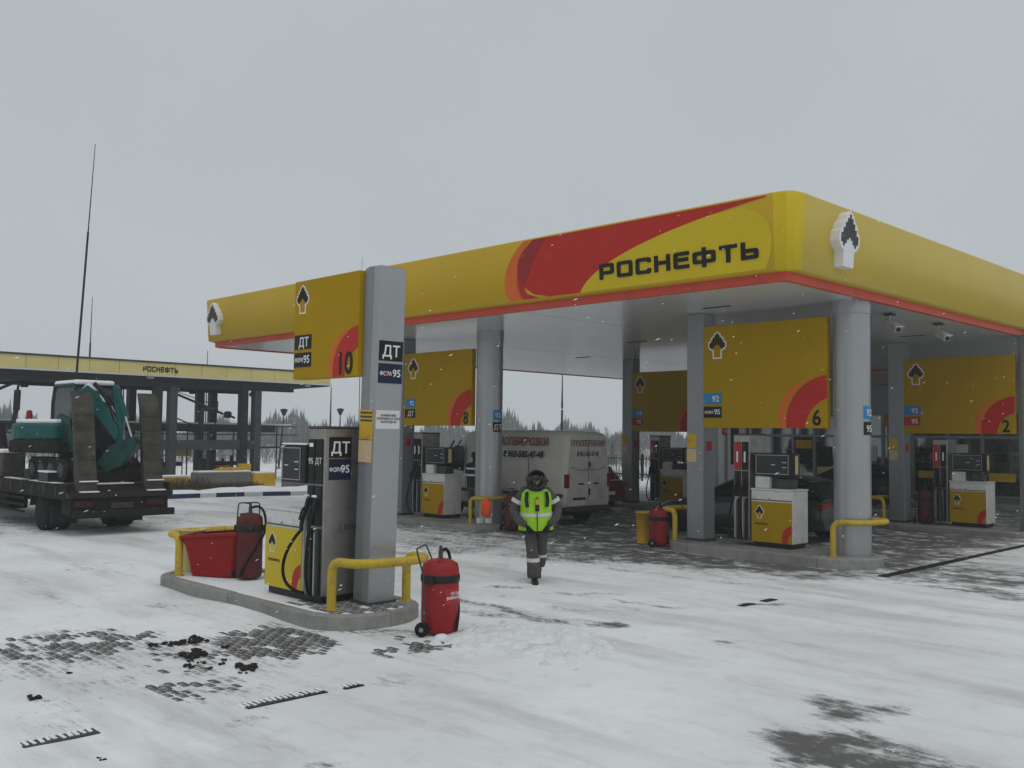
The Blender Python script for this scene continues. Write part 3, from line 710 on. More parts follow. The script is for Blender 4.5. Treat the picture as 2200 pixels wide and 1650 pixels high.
n_ = MB(); n_.box(PX1 + .001, PX1 + .005, PY0 + .01, PY1 - .03, 2.42, 2.66); nt = n_.build('notice', PAPER, post)
text('ВНИМАНИЕ!\nЗАПРАВКА В ТАРУ\nЗАПРЕЩЕНА', (PX1 + .007, (PY0 + PY1) / 2, 2.61), .03, Mx, DKGREY, nt)
n_ = MB(); n_.box(PX0 + .01, PX0 + .3, PY0 - .001, PY0 - .005, 2.28, 2.66); n2_ = n_.build('notice', YELPL, post)
for z in (2.62, 2.57, 2.52): MB().box(PX0 + .03, PX0 + .28, PY0 - .006, PY0 - .008, z - .012, z + .012).build('notice_line', DKGREY, n2_)
MB().box(PX0 + .01, PX0 + .29, PY0 - .001, PY0 - .005, 1.98, 2.265).build('notice', PAPERP, post)
post.rotation_euler = (0, R(1.9), 0)
sign10 = sign('yellow sign panel reading 10 cantilevered from the grey post', -11.86, 7.36, 3.1, 1.55, 1.39, '10', FUELS['10'], nh=.30, th=.2)
# steel bracket between sign and post is part of the sign
MB().box(-10.32, -10.17, 7.44, 7.56, 3.16, 4.42).build('bracket', GREYPANEL, sign10)
for k in ('6',):
    pass

# ---------------------------------------------------------------- fuel pumps
def pump(lab, x, y, z0, side, near=False, txt='РОСНЕФТЬ'):
    """cabinet from x to x+.93, front at y; tower on side -1 (left) or +1 (right)"""
    t = thing('fuel_pump', lab, 'fuel pump', (x + .46, y + .32, z0), 'fuel dispensers on the islands')
    w, d, h = .93, .62, 1.13
    MB().box(x + .04, x + w - .04 + (.42 if side > 0 else 0), y + .05, y + d - .03, z0, z0 + .09).build('plinth', BLKP, t)
    MB().box(x, x + w, y + .01, y + d, z0 + .09, z0 + h).build('cabinet', WHITE, t, bevel=.015)
    MB().box(x - .012, x + w + .012, y - .004, y + d + .01, z0 + h, z0 + h + .035).build('cabinet_lid', WHITE, t, bevel=.01)
    MB().box(x + .01, x + w - .01, y - .003, y + .009, z0 + .93, z0 + .945).build('trim_line', DKGREY, t)
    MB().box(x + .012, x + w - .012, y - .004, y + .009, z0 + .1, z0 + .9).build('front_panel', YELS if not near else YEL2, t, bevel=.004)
    F = lambda u, v, dd: (x + u, y - .004 - dd, z0 + v)
    o = bez((w - .02, .46), (w - .17, .42), (w - .26, .28), (w - .22, .1), 8); i = bez((w - .10, .1), (w - .11, .18), (w - .08, .26), (w - .02, .29), 8)
    MB().prism(o + i, F, .001, .004).build('red_arc', RED, t)
    emblem(t, lambda u, v, dd: F(.2 + u, .56 + v, dd), .27, fill=YELS if not near else YEL2)
    wide_text(txt, F(.1, .44, .003), .30, .036, FACE_NEG_Y, BLACK, t, ext=.001)
    # lock
    MB().lathe((x + w * .45, y - .006, z0 + .97), [(.012, -.004), (.012, .004)], 10, 'Y').build('lock', DKGREY, t)
    tx = x - .42 if side < 0 else x + w + .06
    tw, td, th = .38, .66, 2.24
    MB().box(tx, tx + tw, y + .02, y + td, z0 + .09, z0 + th).build('tower', STEEL, t, bevel=.015)
    MB().box(tx - .01, tx + tw + .01, y + .01, y + td + .01, z0 + th, z0 + th + .03).build('tower_cap', DKGREY, t, bevel=.008)
    for k in range(2):
        a = tx + .03 + k * .175
        MB().box(a, a + .145, y + .004, y + .022, z0 + 1.52, z0 + 2.1).build('product_strip', BLACK if near or k or 'van' in lab else REDLAB, t)
        if near:
            text('ДТ' if k else '95', (a + .072, y - .002, z0 + 1.86), .08, FACE_NEG_Y, WHITEL, t)
            MB().box(a + .03, a + .115, y - .001, y + .003, z0 + 2.0, z0 + 2.05).build('snow_cap', SNOW, t) if k == 0 else None
        else:
            MB().box(a + .05, a + .09, y - .001, y + .003, z0 + 1.68, z0 + 1.9).build('product_mark', WHITEL, t)
        # holster, nozzle, hose
        MB().box(a + .005, a + .14, y - .006, y + .021, z0 + .98, z0 + 1.5).build('holster', BLKP, t, bevel=.004)
        nb = MB(); nb.tube(smoothpath([(a + .07, y - .03, z0 + 1.33), (a + .07, y - .06, z0 + 1.2), (a + .05, y - .11, z0 + 1.02), (a + .05, y - .11, z0 + .92)], .06), .028, 8)
        nb.tube(smoothpath([(a + .075, y - .05, z0 + 1.24), (a + .075, y - .12, z0 + 1.2), (a + .06, y - .15, z0 + 1.06)], .04), .013, 6)
        nz_ = nb.build('nozzle', BLKP, t)
        MB().lump((a + .07, y - .05, z0 + 1.37), .04, k, 1, (1, .9, .5)).build('nozzle_snow' if near else 'nozzle_cap', SNOW if near else DKGREY, nz_)
        bul = -.42 if (near and k == 0) else (-.10 if k == 0 else .06)
        hp = bez((a + .05, y - .11, z0 + .93), (a + .05 + bul * 1.05, y - .2, z0 + .55), (a + .05 + bul, y - .2, z0 + .12), (a + .06, y - .06, z0 + .12), 14)
        MB().tube(hp, .021 if near else .019, 8).build('hose', RUBBER, t)
        MB().box(a + .02, a + .05, y - .02, y + .02, z0 + .1, z0 + .9).build('hose_guide', GREYL, t)
        MB().box(a + .085, a + .13, y - .015, y + .02, z0 + .1, z0 + .95).build('hose_duct', BLKP, t)
    # display head on its own arm
    if side > 0: dx0, dx1, dz0, dz1, dy0, dy1 = x + .40, x + w + .055, z0 + 1.52, z0 + 2.02, y - .02, y + .22
    else: dx0, dx1, dz0, dz1, dy0, dy1 = x + .02, x + .9, z0 + 1.42, z0 + 1.88, y + .1, y + .36
    hd = MB().box(dx0, dx1, dy0, dy1, dz0, dz1).build('display_head', BLKP, t, bevel=.015)
    MB().box(dx0 + .035, dx1 - .10, dy0 - .004, dy0 + .001, dz0 + .03, dz1 - .03).build('screen', SCREEN, hd)
    fr = MB(); a0, a1, c0, c1 = dx0 + .04, dx1 - .105, dz0 + .035, dz1 - .035
    for bx in ((a0, a1, c0, c0 + .012), (a0, a1, c1 - .012, c1), (a0, a0 + .012, c0 + .013, c1 - .013), (a1 - .012, a1, c0 + .013, c1 - .013)): fr.box(bx[0], bx[1], dy0 - .009, dy0 - .0045, bx[2], bx[3])
    fr.build('screen_frame', GREYL, hd)
    for dz, da, dbx in ((.27, .05, .09), (.17, .05, .09), (.22, .3, .34)):
        MB().box(a1 - da - .09, a1 - da, dy0 - .008, dy0 - .0045, dz0 + dz, dz0 + dz + .014).build('screen_mark', PAPER, hd)
    if side < 0:
        MB().box(dx1 - .02, dx1 + .004, dy0 + .03, dy1 - .03, dz0 + .02, dz1 - .02).build('head_side', DKGREY, hd)
        MB().box(dx1 + .005, dx1 + .011, dy0 + .06, dy0 + .16, dz0 + .05, dz1 - .05).build('yellow_sticker', YELPALE, hd)
        MB().box(x + .04, x + .36, y + .1, y + .4, z0 + h + .036, z0 + 1.40).build('card_box', WHITE, t, bevel=.01)
        MB().box(x + .5, x + .8, y + .16, y + .45, z0 + h + .036, z0 + 1.36).build('card_box', WHITE if lab.find('2') > 0 else DKGREY, t, bevel=.01)
        MB().box(x + .37, x + .48, y + .2, y + .3, z0 + h + .036, z0 + 1.43).build('head_arm', DKGREY, t)
    else:
        MB().box(dx0 + .0, dx1, dy0, dy1, dz1 + .001, dz1 + .022).build('head_snow', SNOW, hd, bevel=.01)
        MB().box(dx0 + .05, dx1 - .03, y + .23, y + .33, z0 + 1.6, z0 + 1.9).build('head_arm', DKGREY, t)
        FX = tx + tw
        label_plate(t, None, FACE_POS_X, (FX, y + .09, z0 + 1.86), .34, .27, BLACK, 'ДТ', .15, align='CENTER')
        label_plate(t, None, FACE_POS_X, (FX, y + .09, z0 + 1.575), .34, .27, NAVY, '95', .12, 'ФОРА')
        MB().box(FX + .001, FX + .006, y + .35, y + .6, z0 + .93, z0 + 1.0).build('maker_plate', DKGREY, t)
    return t
pump('yellow fuel pump with dark steel tower beside the number 10 post', -11.86, 6.98, .17, 1, near=True)
pump('yellow and white fuel pump in front of the dark hatchback', -10.56, 17.32, .17, -1)
pump('yellow and white fuel pump beside the nose of the white van', -20.36, 16.72, .13, -1)
pump('dim yellow fuel pump with two white boxes on top, at the far right', -9.92, 25.95, .13, -1)
pump('darkest fuel pump beyond the red car, under the half hidden sign', -19.25, 25.95, .13, -1)

# ---------------------------------------------------------------- guard rails
def rail(lab, A, B, top, out, zb, r=.055):
    """U shaped pipe: post at A, arc bulging by `out` (vector), post at B"""
    t = MB(); a = Vector((*A, zb)); b = Vector((*B, zb)); o = Vector((*out, 0)); up_ = Vector((0, 0, top - zb))
    pts = [a, a + up_, a + up_ + o * .75, a + up_ * 1 + o + (b - a) * .25, b + up_ + o - (b - a) * .25, b + up_ + o * .75, b + up_, b]
    t.tube(smoothpath(pts, .16, 5), r, 12)
    for p in (a, b): t.lathe((p.x, p.y, zb), [(r * 1.5, 0), (r * 1.5, .012)], 12)
    ob = t.build('guard_rail', YELP, None, org=((A[0] + B[0]) / 2, (A[1] + B[1]) / 2, zb))
    return tag(ob, lab, 'guard rail', 'yellow pipe guard rails at island ends')
rail('bent yellow pipe rail in front of the grey post, nearest of all', (-10.12, 6.90), (-10.05, 8.02), .76, (.52, .05), .165, .058)
rail('yellow pipe rail behind the red sand tub', (-14.05, 6.80), (-14.1, 7.95), .76, (-.48, .0), .165, .058)
rail('yellow pipe rail round the foot of the round column, pump 6 island', (-8.62, 17.0), (-8.5, 18.0), .80, (.55, .1), .16, .055)
rail('yellow pipe rail beside the red extinguisher, pump 6 island', (-12.22, 17.02), (-12.2, 17.85), .80, (-.4, 0), .16, .055)
rail('yellow pipe rail at the column foot of the number 8 island', (-18.05, 16.42), (-17.95, 17.3), .76, (.5, .06), .12, .05)
rail('dim yellow pipe rail at the pillar foot of the number 2 island', (-11.5, 25.55), (-11.45, 26.4), .76, (-.45, 0), .12, .05)

# ---------------------------------------------------------------- wheeled extinguishers, bins, tub
def extinguisher(lab, x, y, z, rz, m, label=True, h=.88, r=.2, la=-115):
    t = thing('fire_extinguisher', lab, 'fire extinguisher', (0, 0, 0), 'wheeled red fire extinguishers')
    b = MB(); b.lathe((0, 0, 0), [(r * .55, .01), (r * .9, .03), (r, .08), (r, h - .13), (r * .93, h - .06), (r * .6, h - .015), (.05, h)], 24); b.build('cylinder', m, t)
    b = MB(); b.lathe((0, 0, 0), [(r + .006, h - .27), (r + .012, h - .26), (r + .012, h - .19), (r + .006, h - .18)], 24)
    for s in (-1, 1): b.cb((s * (r + .02), .05, h - .23), (.05, .1, .09))
    b.build('clamp_band', BLKP, t)
    b = MB(); b.cyl((0, 0, h), (0, 0, h + .09), .028, 12); b.cyl((0, 0, h + .09), (0, 0, h + .15), .02, 10); b.tube([(0, 0, h + .13), (-.1, -.02, h + .15)], .01, 6); b.build('valve', DKGREY, t)
    b = MB(); b.tube(smoothpath([(-r - .03, .10, .06), (-r - .03, .12, h - .2), (-r - .03, .22, h + .13), (r * .5, .22, h + .14), (r * .6, .12, h - .1), (r * .6, .10, .06)], .05), .011, 6); b.build('handle', DKGREY, t)
    b = MB(); b.tube(bez((.03, 0, h + .08), (.2, -.05, h + .16), (.27, -.05, h - .05), (r + .03, -.05, h - .3), 10) + bez((r + .03, -.05, h - .3), (r * .8, -r * .9, h - .5), (0, -r * 1.1, .3), (-.1, -r * 1.05, .06), 10)[1:], .019, 8); b.build('hose', RUBBER, t)
    for s in (-1, 1):
        wh = MB(); wh.lathe((s * (r + .05), .13, .085), [(.05, -.028), (.083, -.022), (.085, 0), (.083, .022), (.05, .028)], 18, 'X'); w_ = wh.build('wheel', RUBBER, t)
        MB().lathe((s * (r + .05), .13, .085), [(.028, -.03), (.035, .03)], 12, 'X').build('hub', GREYPANEL, w_)
    b = MB(); b.cyl((-r - .06, .13, .085), (r + .06, .13, .085), .012, 6); b.build('axle', DKGREY, t)
    if label:
        rg = []
        for a in np.linspace(la - 32, la + 32, 7):
            a = R(a); rg.append([((r + q) * math.cos(a), (r + q) * math.sin(a), zz) for q, zz in ((.001, h * .42), (.004, h * .42), (.004, h * .62), (.001, h * .62))])
        lb = MB().loft(rg).build('label', REDLAB, t)
        M = Matrix.Rotation(R(la + 90), 4, 'Z') @ Matrix.Rotation(R(90), 4, 'X')
        text('ОП-50\nВНИМАНИЕ', ((r + .012) * math.cos(R(la)), (r + .012) * math.sin(R(la)), h * .58), .035, M, WHITEL, lb)
    b = MB(); b.lump((-.06, -.03, h - .02), .07, 4, 2, (1.2, .9, .35)); b.build('pipe_elbow', m, t)
    t.location = (x, y, z); t.rotation_euler = (0, 0, rz); return t
extinguisher('bright red wheeled fire extinguisher standing alone on the snow', -8.78, 7.52, .0, R(122), REDEXT, r=.222)
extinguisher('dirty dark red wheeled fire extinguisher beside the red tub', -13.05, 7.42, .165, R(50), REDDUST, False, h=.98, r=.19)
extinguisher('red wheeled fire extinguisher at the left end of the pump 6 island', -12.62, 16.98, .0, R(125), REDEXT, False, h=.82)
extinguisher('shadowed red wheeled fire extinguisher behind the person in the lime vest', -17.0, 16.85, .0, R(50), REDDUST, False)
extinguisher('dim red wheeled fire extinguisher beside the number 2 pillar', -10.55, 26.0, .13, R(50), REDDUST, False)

def tub(lab, x, y, z, rz):
    t = thing('sand_tub', lab, 'tub', (x, y, z))
    M = Matrix.Rotation(rz, 4, 'Z')
    def ring(w, d, zz, k=.09, o=0):
        P = []
        for sx, sy in ((1, 1), (-1, 1), (-1, -1), (1, -1)):
            c = [(sx * w / 2, sy * (d / 2 - k)), (sx * (w / 2 - k), sy * d / 2)]
            if sx * sy < 0: c = c[::-1]
            P += c
        out = []
        for a, b_ in P:
            sag = -.05 * abs(b_) / (d / 2) if o else 0
            out.append(tuple(Vector((x, y, z)) + M @ Vector((a, b_, zz + (o * .10 * (a / w) if o else 0)))))
        return out
    b = MB(); b.loft([ring(.82, .50, .01), ring(.98, .62, .42), ring(1.06, .68, .60, o=1), ring(1.0, .62, .60, o=1), ring(.92, .56, .40)], cap=False)
    b.add(ring(.82, .50, .01), [tuple(range(8))]); b.add(ring(.92, .56, .40), [tuple(range(8))])
    b.build('tub_shell', REDTUB, t, bevel=.01)
    b = MB(); r0, r1 = ring(1.13, .75, .60, o=1), ring(1.13, .75, .655, o=1); ri0, ri1 = ring(1.04, .66, .655, o=1), ring(1.04, .66, .60, o=1)
    b.loft([ri1, r0, r1, ri0], cap=False); b.build('rim', REDTUB, t, bevel=.012)
    for s in (-1, 1):
        b = MB(); p = Vector((x, y, z)) + M @ Vector((-.575, s * .16, .54)); b.tube([p, p + M @ Vector((-.06, 0, .0)), p + M @ Vector((-.07, 0, .05))], .012, 6); b.build('hinge', BLKP, t)
    b = MB(); b.cb((0, 0, 0), (.9, .5, .02), Matrix.Translation((x, y, z + .5)) @ M); b.build('sand', CONC, t)
    return t
tub('red plastic sand tub between the yellow rail and dirty extinguisher', -13.68, 7.30, .165, R(28))
def bin_(lab, x, y, z, r=.17, h=.62, m=YELPL):
    b = MB(); b.lathe((x, y, z), [(r * .88, 0), (r, h), (r + .018, h), (r + .018, h + .03), (r - .02, h + .03), (r - .03, h - .06)], 20)
    return tag(b.build('litter_bin', m, None, org=(x, y, z)), lab, 'bin', 'yellow bins at the island ends')
bin_('plain yellow bin left of the pump 6 extinguisher', -13.2, 17.25, 0, .2, .66)
bin_('yellow bin half hidden behind the person in the lime vest', -16.55, 17.0, 0, .17, .5)
bin_('faded yellow bin standing between the left rail and red sand tub', -14.45, 7.2, .165, .2, .62, YELPALE)
# ---------------------------------------------------------------- vehicles
def wheel(t, x, y, r, w, rimr=.6, name='wheel', mt=RUBBER, rm=GREYPANEL, s=1):
    """wheel on an axle along Y, outer face towards s*Y"""
    b = MB(); b.lathe((x, y, r), [(r * .62, -w / 2), (r * .93, -w / 2), (r, -w * .36), (r, w * .36), (r * .93, w / 2), (r * .62, w / 2)], 26, 'Y'); wo_ = b.build(name, mt, t)
    rb = MB(); yo = y + s * (w / 2 - .015)
    rb.lathe((x, yo, r), [(r * rimr, -.012 * s), (r * rimr, .008 * s), (r * rimr * .85, .004 * s), (r * .3, -.03 * s), (r * .18, .012 * s), (.01, .014 * s)] if s > 0 else [(r * rimr, .012), (r * rimr, -.008), (r * rimr * .85, -.004), (r * .3, .03), (r * .18, -.012), (.01, -.014)], 22, 'Y')
    rb.build('rim', rm, wo_); return wo_
def section(x, yc, hw, zb, zs, zt, ht, rnd_=.12, hb=None):
    """closed ring at x: bottom zb, shoulder zs at half width hw, top zt at half width ht"""
    hb = hw * .94 if hb is None else hb
    P = [(-hb, zb), (-hw, zb + .12), (-hw, zs), (-ht - (hw - ht) * .2, zt - rnd_), (-ht + rnd_ * .5, zt - .02), (-ht * .5, zt), (ht * .5, zt), (ht - rnd_ * .5, zt - .02), (ht + (hw - ht) * .2, zt - rnd_), (hw, zs), (hw, zb + .12), (hb, zb)]
    return [(x, yc + y, z) for y, z in P]

# white delivery van, rear towards the camera's right
VX, VY = -16.95, 19.68
van = thing('delivery_van', 'dirty white delivery van with red cargo lettering parked at pump 8', 'van', (VX - 2.7, VY, 0))
b = MB(); b.smooth = True
b.loft([section(VX - x, VY, hw, zb, zs, zt, ht, rr) for x, hw, zb, zs, zt, ht, rr in (
    (0.0, .86, .50, 1.15, 2.36, .72, .12), (.04, .90, .48, 1.2, 2.42, .76, .14), (.2, .915, .45, 1.25, 2.47, .79, .15), (1.5, .93, .42, 1.25, 2.50, .80, .15), (3.6, .93, .40, 1.25, 2.49, .80, .15), (4.0, .93, .40, 1.2, 2.44, .78, .15), (4.35, .93, .38, 1.15, 2.22, .74, .15), (4.75, .92, .36, 1.1, 1.78, .74, .14), (5.05, .91, .36, 1.0, 1.42, .78, .12), (5.35, .88, .36, .9, 1.2, .78, .1), (5.55, .78, .4, .75, .95, .7, .08))])
b.build('body', VANW, van)
YS = VY - .935
sf = lambda u, v, d: (u, YS - d, v)
MB().prism([(VX - 4.98, 1.42), (VX - 3.98, 1.3), (VX - 3.98, 2.02), (VX - 4.32, 2.04)], sf, .0, .02).build('side_window', CARGLASS, van)
MB().prism([(VX - 5.05, 1.46), (VX - 4.4, 2.2), (VX - 4.37, 2.14), (VX - 4.98, 1.42)], sf, 0, .012).build('pillar_seal', BLKP, van)
b = MB(); b.add([(VX - 4.42, VY - .66, 2.2), (VX - 4.42, VY + .66, 2.2), (VX - 5.06, VY + .74, 1.46), (VX - 5.06, VY - .74, 1.46)], [(0, 1, 2, 3)]); b.build('windscreen', CARGLASS, van)
for dx in (1.35, 2.75, 3.88): MB().box(VX - dx - .006, VX - dx + .006, YS - .003, YS + .01, .55, 1.78 if dx < 3 else 2.1).build('panel_gap', DKGREY, van)
MB().box(VX - 5.0, VX - .1, YS - .012, YS + .02, .72, .82).build('rub_strip', DKGREY, van)
m_ = MB(); m_.cb((VX - 4.72, YS - .14, 1.52), (.14, .2, .30)); m_.cb((VX - 4.7, YS - .02, 1.45), (.05, .1, .06)); m_.build('mirror', BLKP, van, bevel=.03)
text('ГРУЗОПЕРЕВОЗКИ', (VX - .62, YS - .006, 2.29), .21, FACE_NEG_Y, VANRED, van, align='RIGHT', shear=.25, sx=.86, bold=.008)
text('8-963-582-47-48', (VX - .80, YS - .006, 1.93), .17, FACE_NEG_Y, NAVY, van, align='RIGHT', shear=.15, sx=.95, bold=.008)
text('ГРУЗОПЕРЕВОЗКИ', (VX + .012, VY - .04, 2.24), .16, FACE_POS_X, VANRED, van, shear=.2, sx=.68)
text('8-963-582-47-48', (VX + .012, VY - .04, 1.95), .14, FACE_POS_X, NAVY, van, sx=.66, shear=.1)
RX = lambda u, v, d: (VX + d, VY + u, v)
MB().box(VX - .002, VX + .006, VY - .006, VY + .006, .62, 2.3).build('door_gap', SEAM, van)
for s in (-1, 1):
    MB().box(VX - .06, VX + .015, VY + s * .84 - .07, VY + s * .84 + .07, .98, 1.34).build('tail_lamp', TAIL, van, bevel=.01)
    MB().tube([(VX + .008, VY + s * .7, 1.52), (VX + .008, VY + s * .35, 1.44), (VX + .008, VY + s * .04, 1.45)], .008, 5).build('door_crease', SEAM, van)
    MB().box(VX, VX + .02, VY + s * .3 - .1, VY + s * .3 + .1, 1.06, 1.10).build('hinge', BLKP, van)
MB().prism([(.04, 1.50), (.10, 1.59), (.04, 1.68), (-.02, 1.59)], RX, .0, .014).build('badge', DKGREY, van)
MB().box(VX, VX + .025, VY + .02, VY + .055, .78, .95).build('door_handle', BLKP, van)
MB().box(VX, VX + .016, VY - .62, VY - .12, .66, .72).build('plate_lamp_bar', BLKP, van)
MB().box(VX, VX + .01, VY - .62, VY - .12, .52, .63).build('number_plate', WHITE, van)
MB().box(VX - .1, VX + .08, VY - .84, VY + .84, .36, .49).build('bumper', DKGREY, van, bevel=.03)
MB().box(VX - 5.2, VX - .3, VY - .8, VY + .8, .25, .42).build('underbody', BLKP, van)
for x in (VX - .95, VX - 4.5):
    wheel(van, x, VY - .80, .34, .22, s=-1); wheel(van, x, VY + .80, .34, .22, s=1)
van.rotation_euler = (0, 0, R(0))

def car(lab, xr, yc, paint, L=4.4, hw=.88, tail=TAIL, front_right=False, H=1.46):
    """hatchback with its rear at x=xr, nose towards -X"""
    t = thing('parked_car', lab, 'car', (xr - L / 2, yc, 0))
    b = MB(); b.smooth = True
    b.loft([section(xr - x, yc, w, zb, zs, zt, ht, .06) for x, w, zb, zs, zt, ht in (
        (0, hw * .86, .40, .62, .86, hw * .8), (.05, hw * .93, .32, .66, .95, hw * .86), (.4, hw, .24, .68, 1.0, hw * .9), (L * .35, hw, .2, .7, .98, hw * .92), (L * .66, hw, .2, .68, .96, hw * .9), (L * .8, hw * .99, .2, .62, .88, hw * .85), (L * .93, hw * .94, .22, .56, .74, hw * .78), (L, hw * .78, .3, .45, .6, hw * .66))])
    b.build('body', paint, t)
    g = MB(); g.smooth = True
    g.loft([[(xr - x, yc + s * w, z) for s, w, z in ((-1, w0, z0), (-1, w1, z1), (-.5, w1, z1 + .03), (.5, w1, z1 + .03), (1, w1, z1), (1, w0, z0))] for x, w0, z0, w1, z1 in (
        (.08, hw * .82, .93, hw * .72, .98), (.55, hw * .87, .95, hw * .68, H - .06), (1.2, hw * .88, .96, hw * .70, H - .02), (L * .48, hw * .88, .95, hw * .68, H - .05), (L * .70, hw * .86, .90, hw * .74, .96))])
    g.build('greenhouse', CARGLASS, t)
    rf_ = MB(); rf_.smooth = True
    rf_.loft([[(xr - x, yc - w, z), (xr - x, yc - w * .5, z + .03), (xr - x, yc + w * .5, z + .03), (xr - x, yc + w, z), (xr - x, yc + w, z - .03), (xr - x, yc - w, z - .03)] for x, w, z in ((.45, hw * .66, H - .075), (.8, hw * .69, H - .02), (1.2, hw * .705, H + .005), (L * .42, hw * .70, H - .01), (L * .49, hw * .68, H - .05))])
    rf_.build('roof_panel', paint, t)
    for s in (-1, 1):
        for x in (.78, L * .82): wheel(t, xr - x, yc + s * (hw - .1), .31, .2, s=s)
        lamp = MB(); lamp.loft([[(xr - x, yc + s * w, z) for w, z in ((hw * .5, .84), (hw * .96, .78), (hw * .97, .90), (hw * .5, .94))] for x in (-.012, .12)]); lamp.build('tail_lamp', tail, t)
        pb = MB(); pb.tube([(xr - .5, yc + s * hw * .78, H - .14), (xr - 1.5, yc + s * hw * .80, H - .1), (xr - L * .5, yc + s * hw * .77, H - .12), (xr - L * .7, yc + s * hw * .84, .95)], .03, 6); pb.build('window_pillar', paint, t)
        mr = MB(); mr.cb((xr - L * .64, yc + s * (hw + .09), .98), (.12, .18, .14)); mr.build('mirror', paint, t, bevel=.03)
        hl = MB(); hl.cb((xr - L * .95, yc + s * hw * .7, .62), (.18, .28, .12)); hl.build('headlight', GREYL, t, bevel=.03)
        for x in (L * .36, L * .58): MB().cb((xr - x, yc + s * (hw + .004), .82), (.16, .02, .025)).build('door_handle', DKGREY, t)
    MB().box(xr - .03, xr + .012, yc - .26, yc + .26, .52, .63).build('number_plate', WHITE, t)
    MB().box(xr - .08, xr + .03, yc - hw * .84, yc + hw * .84, .3, .42).build('bumper', DKGREY, t, bevel=.03)
    return t
car('dark grey hatchback with long red tail lamps refuelling behind pump 6', -10.35, 20.75, CARD, 4.7)
cr_ = car('dark red hatchback with snowy roof glass behind the white van', -19.35, 23.5, CARR, 4.2)
b = MB(); b.box(-20.35, -19.8, 22.95, 24.05, 1.455, 1.50); b.build('roof_snow', SNOW, cr_, bevel=.02)
b = MB(); b.box(-19.5, -19.36, 22.85, 24.15, .965, .985); b.build('tailgate_snow', SNOW, cr_, bevel=.008)

# flatbed lorry with raised loading ramps
TX = -21.95; TY0, TY1 = 8.0, 10.35
lorry = thing('flatbed_lorry', 'grimy low flatbed lorry with two raised steel loading ramps at its tail', 'lorry', (-26, 9.18, 0))
MB().box(-33.2, TX - .2, TY0 + .02, TY1 - .02, .98, 1.12).build('deck', GRIMEM, lorry, bevel=.01)
for s, y in ((-1, TY0), (1, TY1)):
    MB().box(-33.2, TX - .05, y - .03, y + .03, .80, 1.14).build('side_rail', GRIMEM, lorry, bevel=.012)
for k in range(9):
    x = TX - .6 - k * .75
    MB().box(x - .03, x + .03, TY0 - .045, TY0 - .031, .86, 1.08).build('rope_hook', RAMP, lorry)
MB().box(-34, TX - .3, 8.75, 9.6, .55, .97).build('chassis', BLKP, lorry)
# tail: sloped beaver tail, bumper, lamps, plate
tl = MB(); F = lambda u, v, d: (u, d, v)
tl.prism([(TX - .25, 1.10), (TX + .02, .98), (TX + .05, .50), (TX - .08, .44), (TX - .5, .5), (TX - .5, 1.0)], F, TY0 + .06, TY1 - .06); tl.build('tail_frame', GRIMEM, lorry, bevel=.015)
MB().box(TX - .05, TX + .12, TY0 - .02, TY1 + .02, .84, .97).build('tail_beam', BLKP, lorry, bevel=.02)
MB().box(TX + .02, TX + .16, TY0 + .1, TY1 + .06, .40, .56).build('bumper', GRIMEM, lorry, bevel=.02)
for y in (TY0 + .32, TY1 - .4):
    MB().box(TX + .052, TX + .09, y - .2, y + .2, .64, .78).build('tail_lamp', TAILD, lorry, bevel=.008)
pl = MB().box(TX + .055, TX + .075, 8.95, 9.45, .60, .72).build('number_plate', RAMP, lorry)
text('У 277 ОМ', (TX + .079, 9.2, .69), .065, FACE_POS_X, BLKP, pl)
for k in range(3): MB().box(-27.6, -24.7, TY0 + .0, TY0 + .03, .36 + k * .16, .42 + k * .16).build('side_guard', GRIMEM, lorry)
b = MB(); b.box(-28.0, -26.2, TY0 + .1, TY0 + .6, .35, .8); b.build('fuel_tank', GRIMEM, lorry, bevel=.05)
for x in (-23.9,):
    for y, s in ((TY0 + .25, -1), (TY0 + .58, 1), (TY1 - .58, -1), (TY1 - .25, 1)): wheel(lorry, x, y, .41, .27, s=s, rm=GRIMEM)
for y, s in ((TY0 + .25, -1), (TY1 - .25, 1)): wheel(lorry, -33.4, y, .41, .27, s=s, rm=GRIMEM)
for s, y in ((-1, TY0 + .4), (1, TY1 - .4)):
    fl = MB(); F2 = lambda u, v, d: (-23.9 + u, d, v)
    fl.prism([(-.62, .55), (-.5, .86), (.5, .86), (.66, .5), (.62, .5), (.46, .82), (-.46, .82), (-.58, .55)], F2, y - .33, y + .33); fl.build('mudguard', GRIMEM, lorry)
    MB().box(-23.2, -23.18, y - .3, y + .3, .18, .66).build('mud_flap', BLKP, lorry)
c_ = MB(); c_.smooth = False
c_.loft([[(x, y, z) for y, z in ((TY0 + .05, .55), (TY0 + .05, 1.7), (TY0 + .2, zt), (TY1 - .2, zt), (TY1 - .05, 1.7), (TY1 - .05, .55))] for x, zt in ((-33.4, 2.55), (-34.6, 2.55), (-35.0, 2.3), (-35.2, 1.5))]); c_.build('cab', GRIMEM, lorry, bevel=.04)
MB().box(-34.4, -33.6, TY0 + .02, TY0 + .05, 1.5, 2.2).build('cab_window', CARGLASS, lorry)
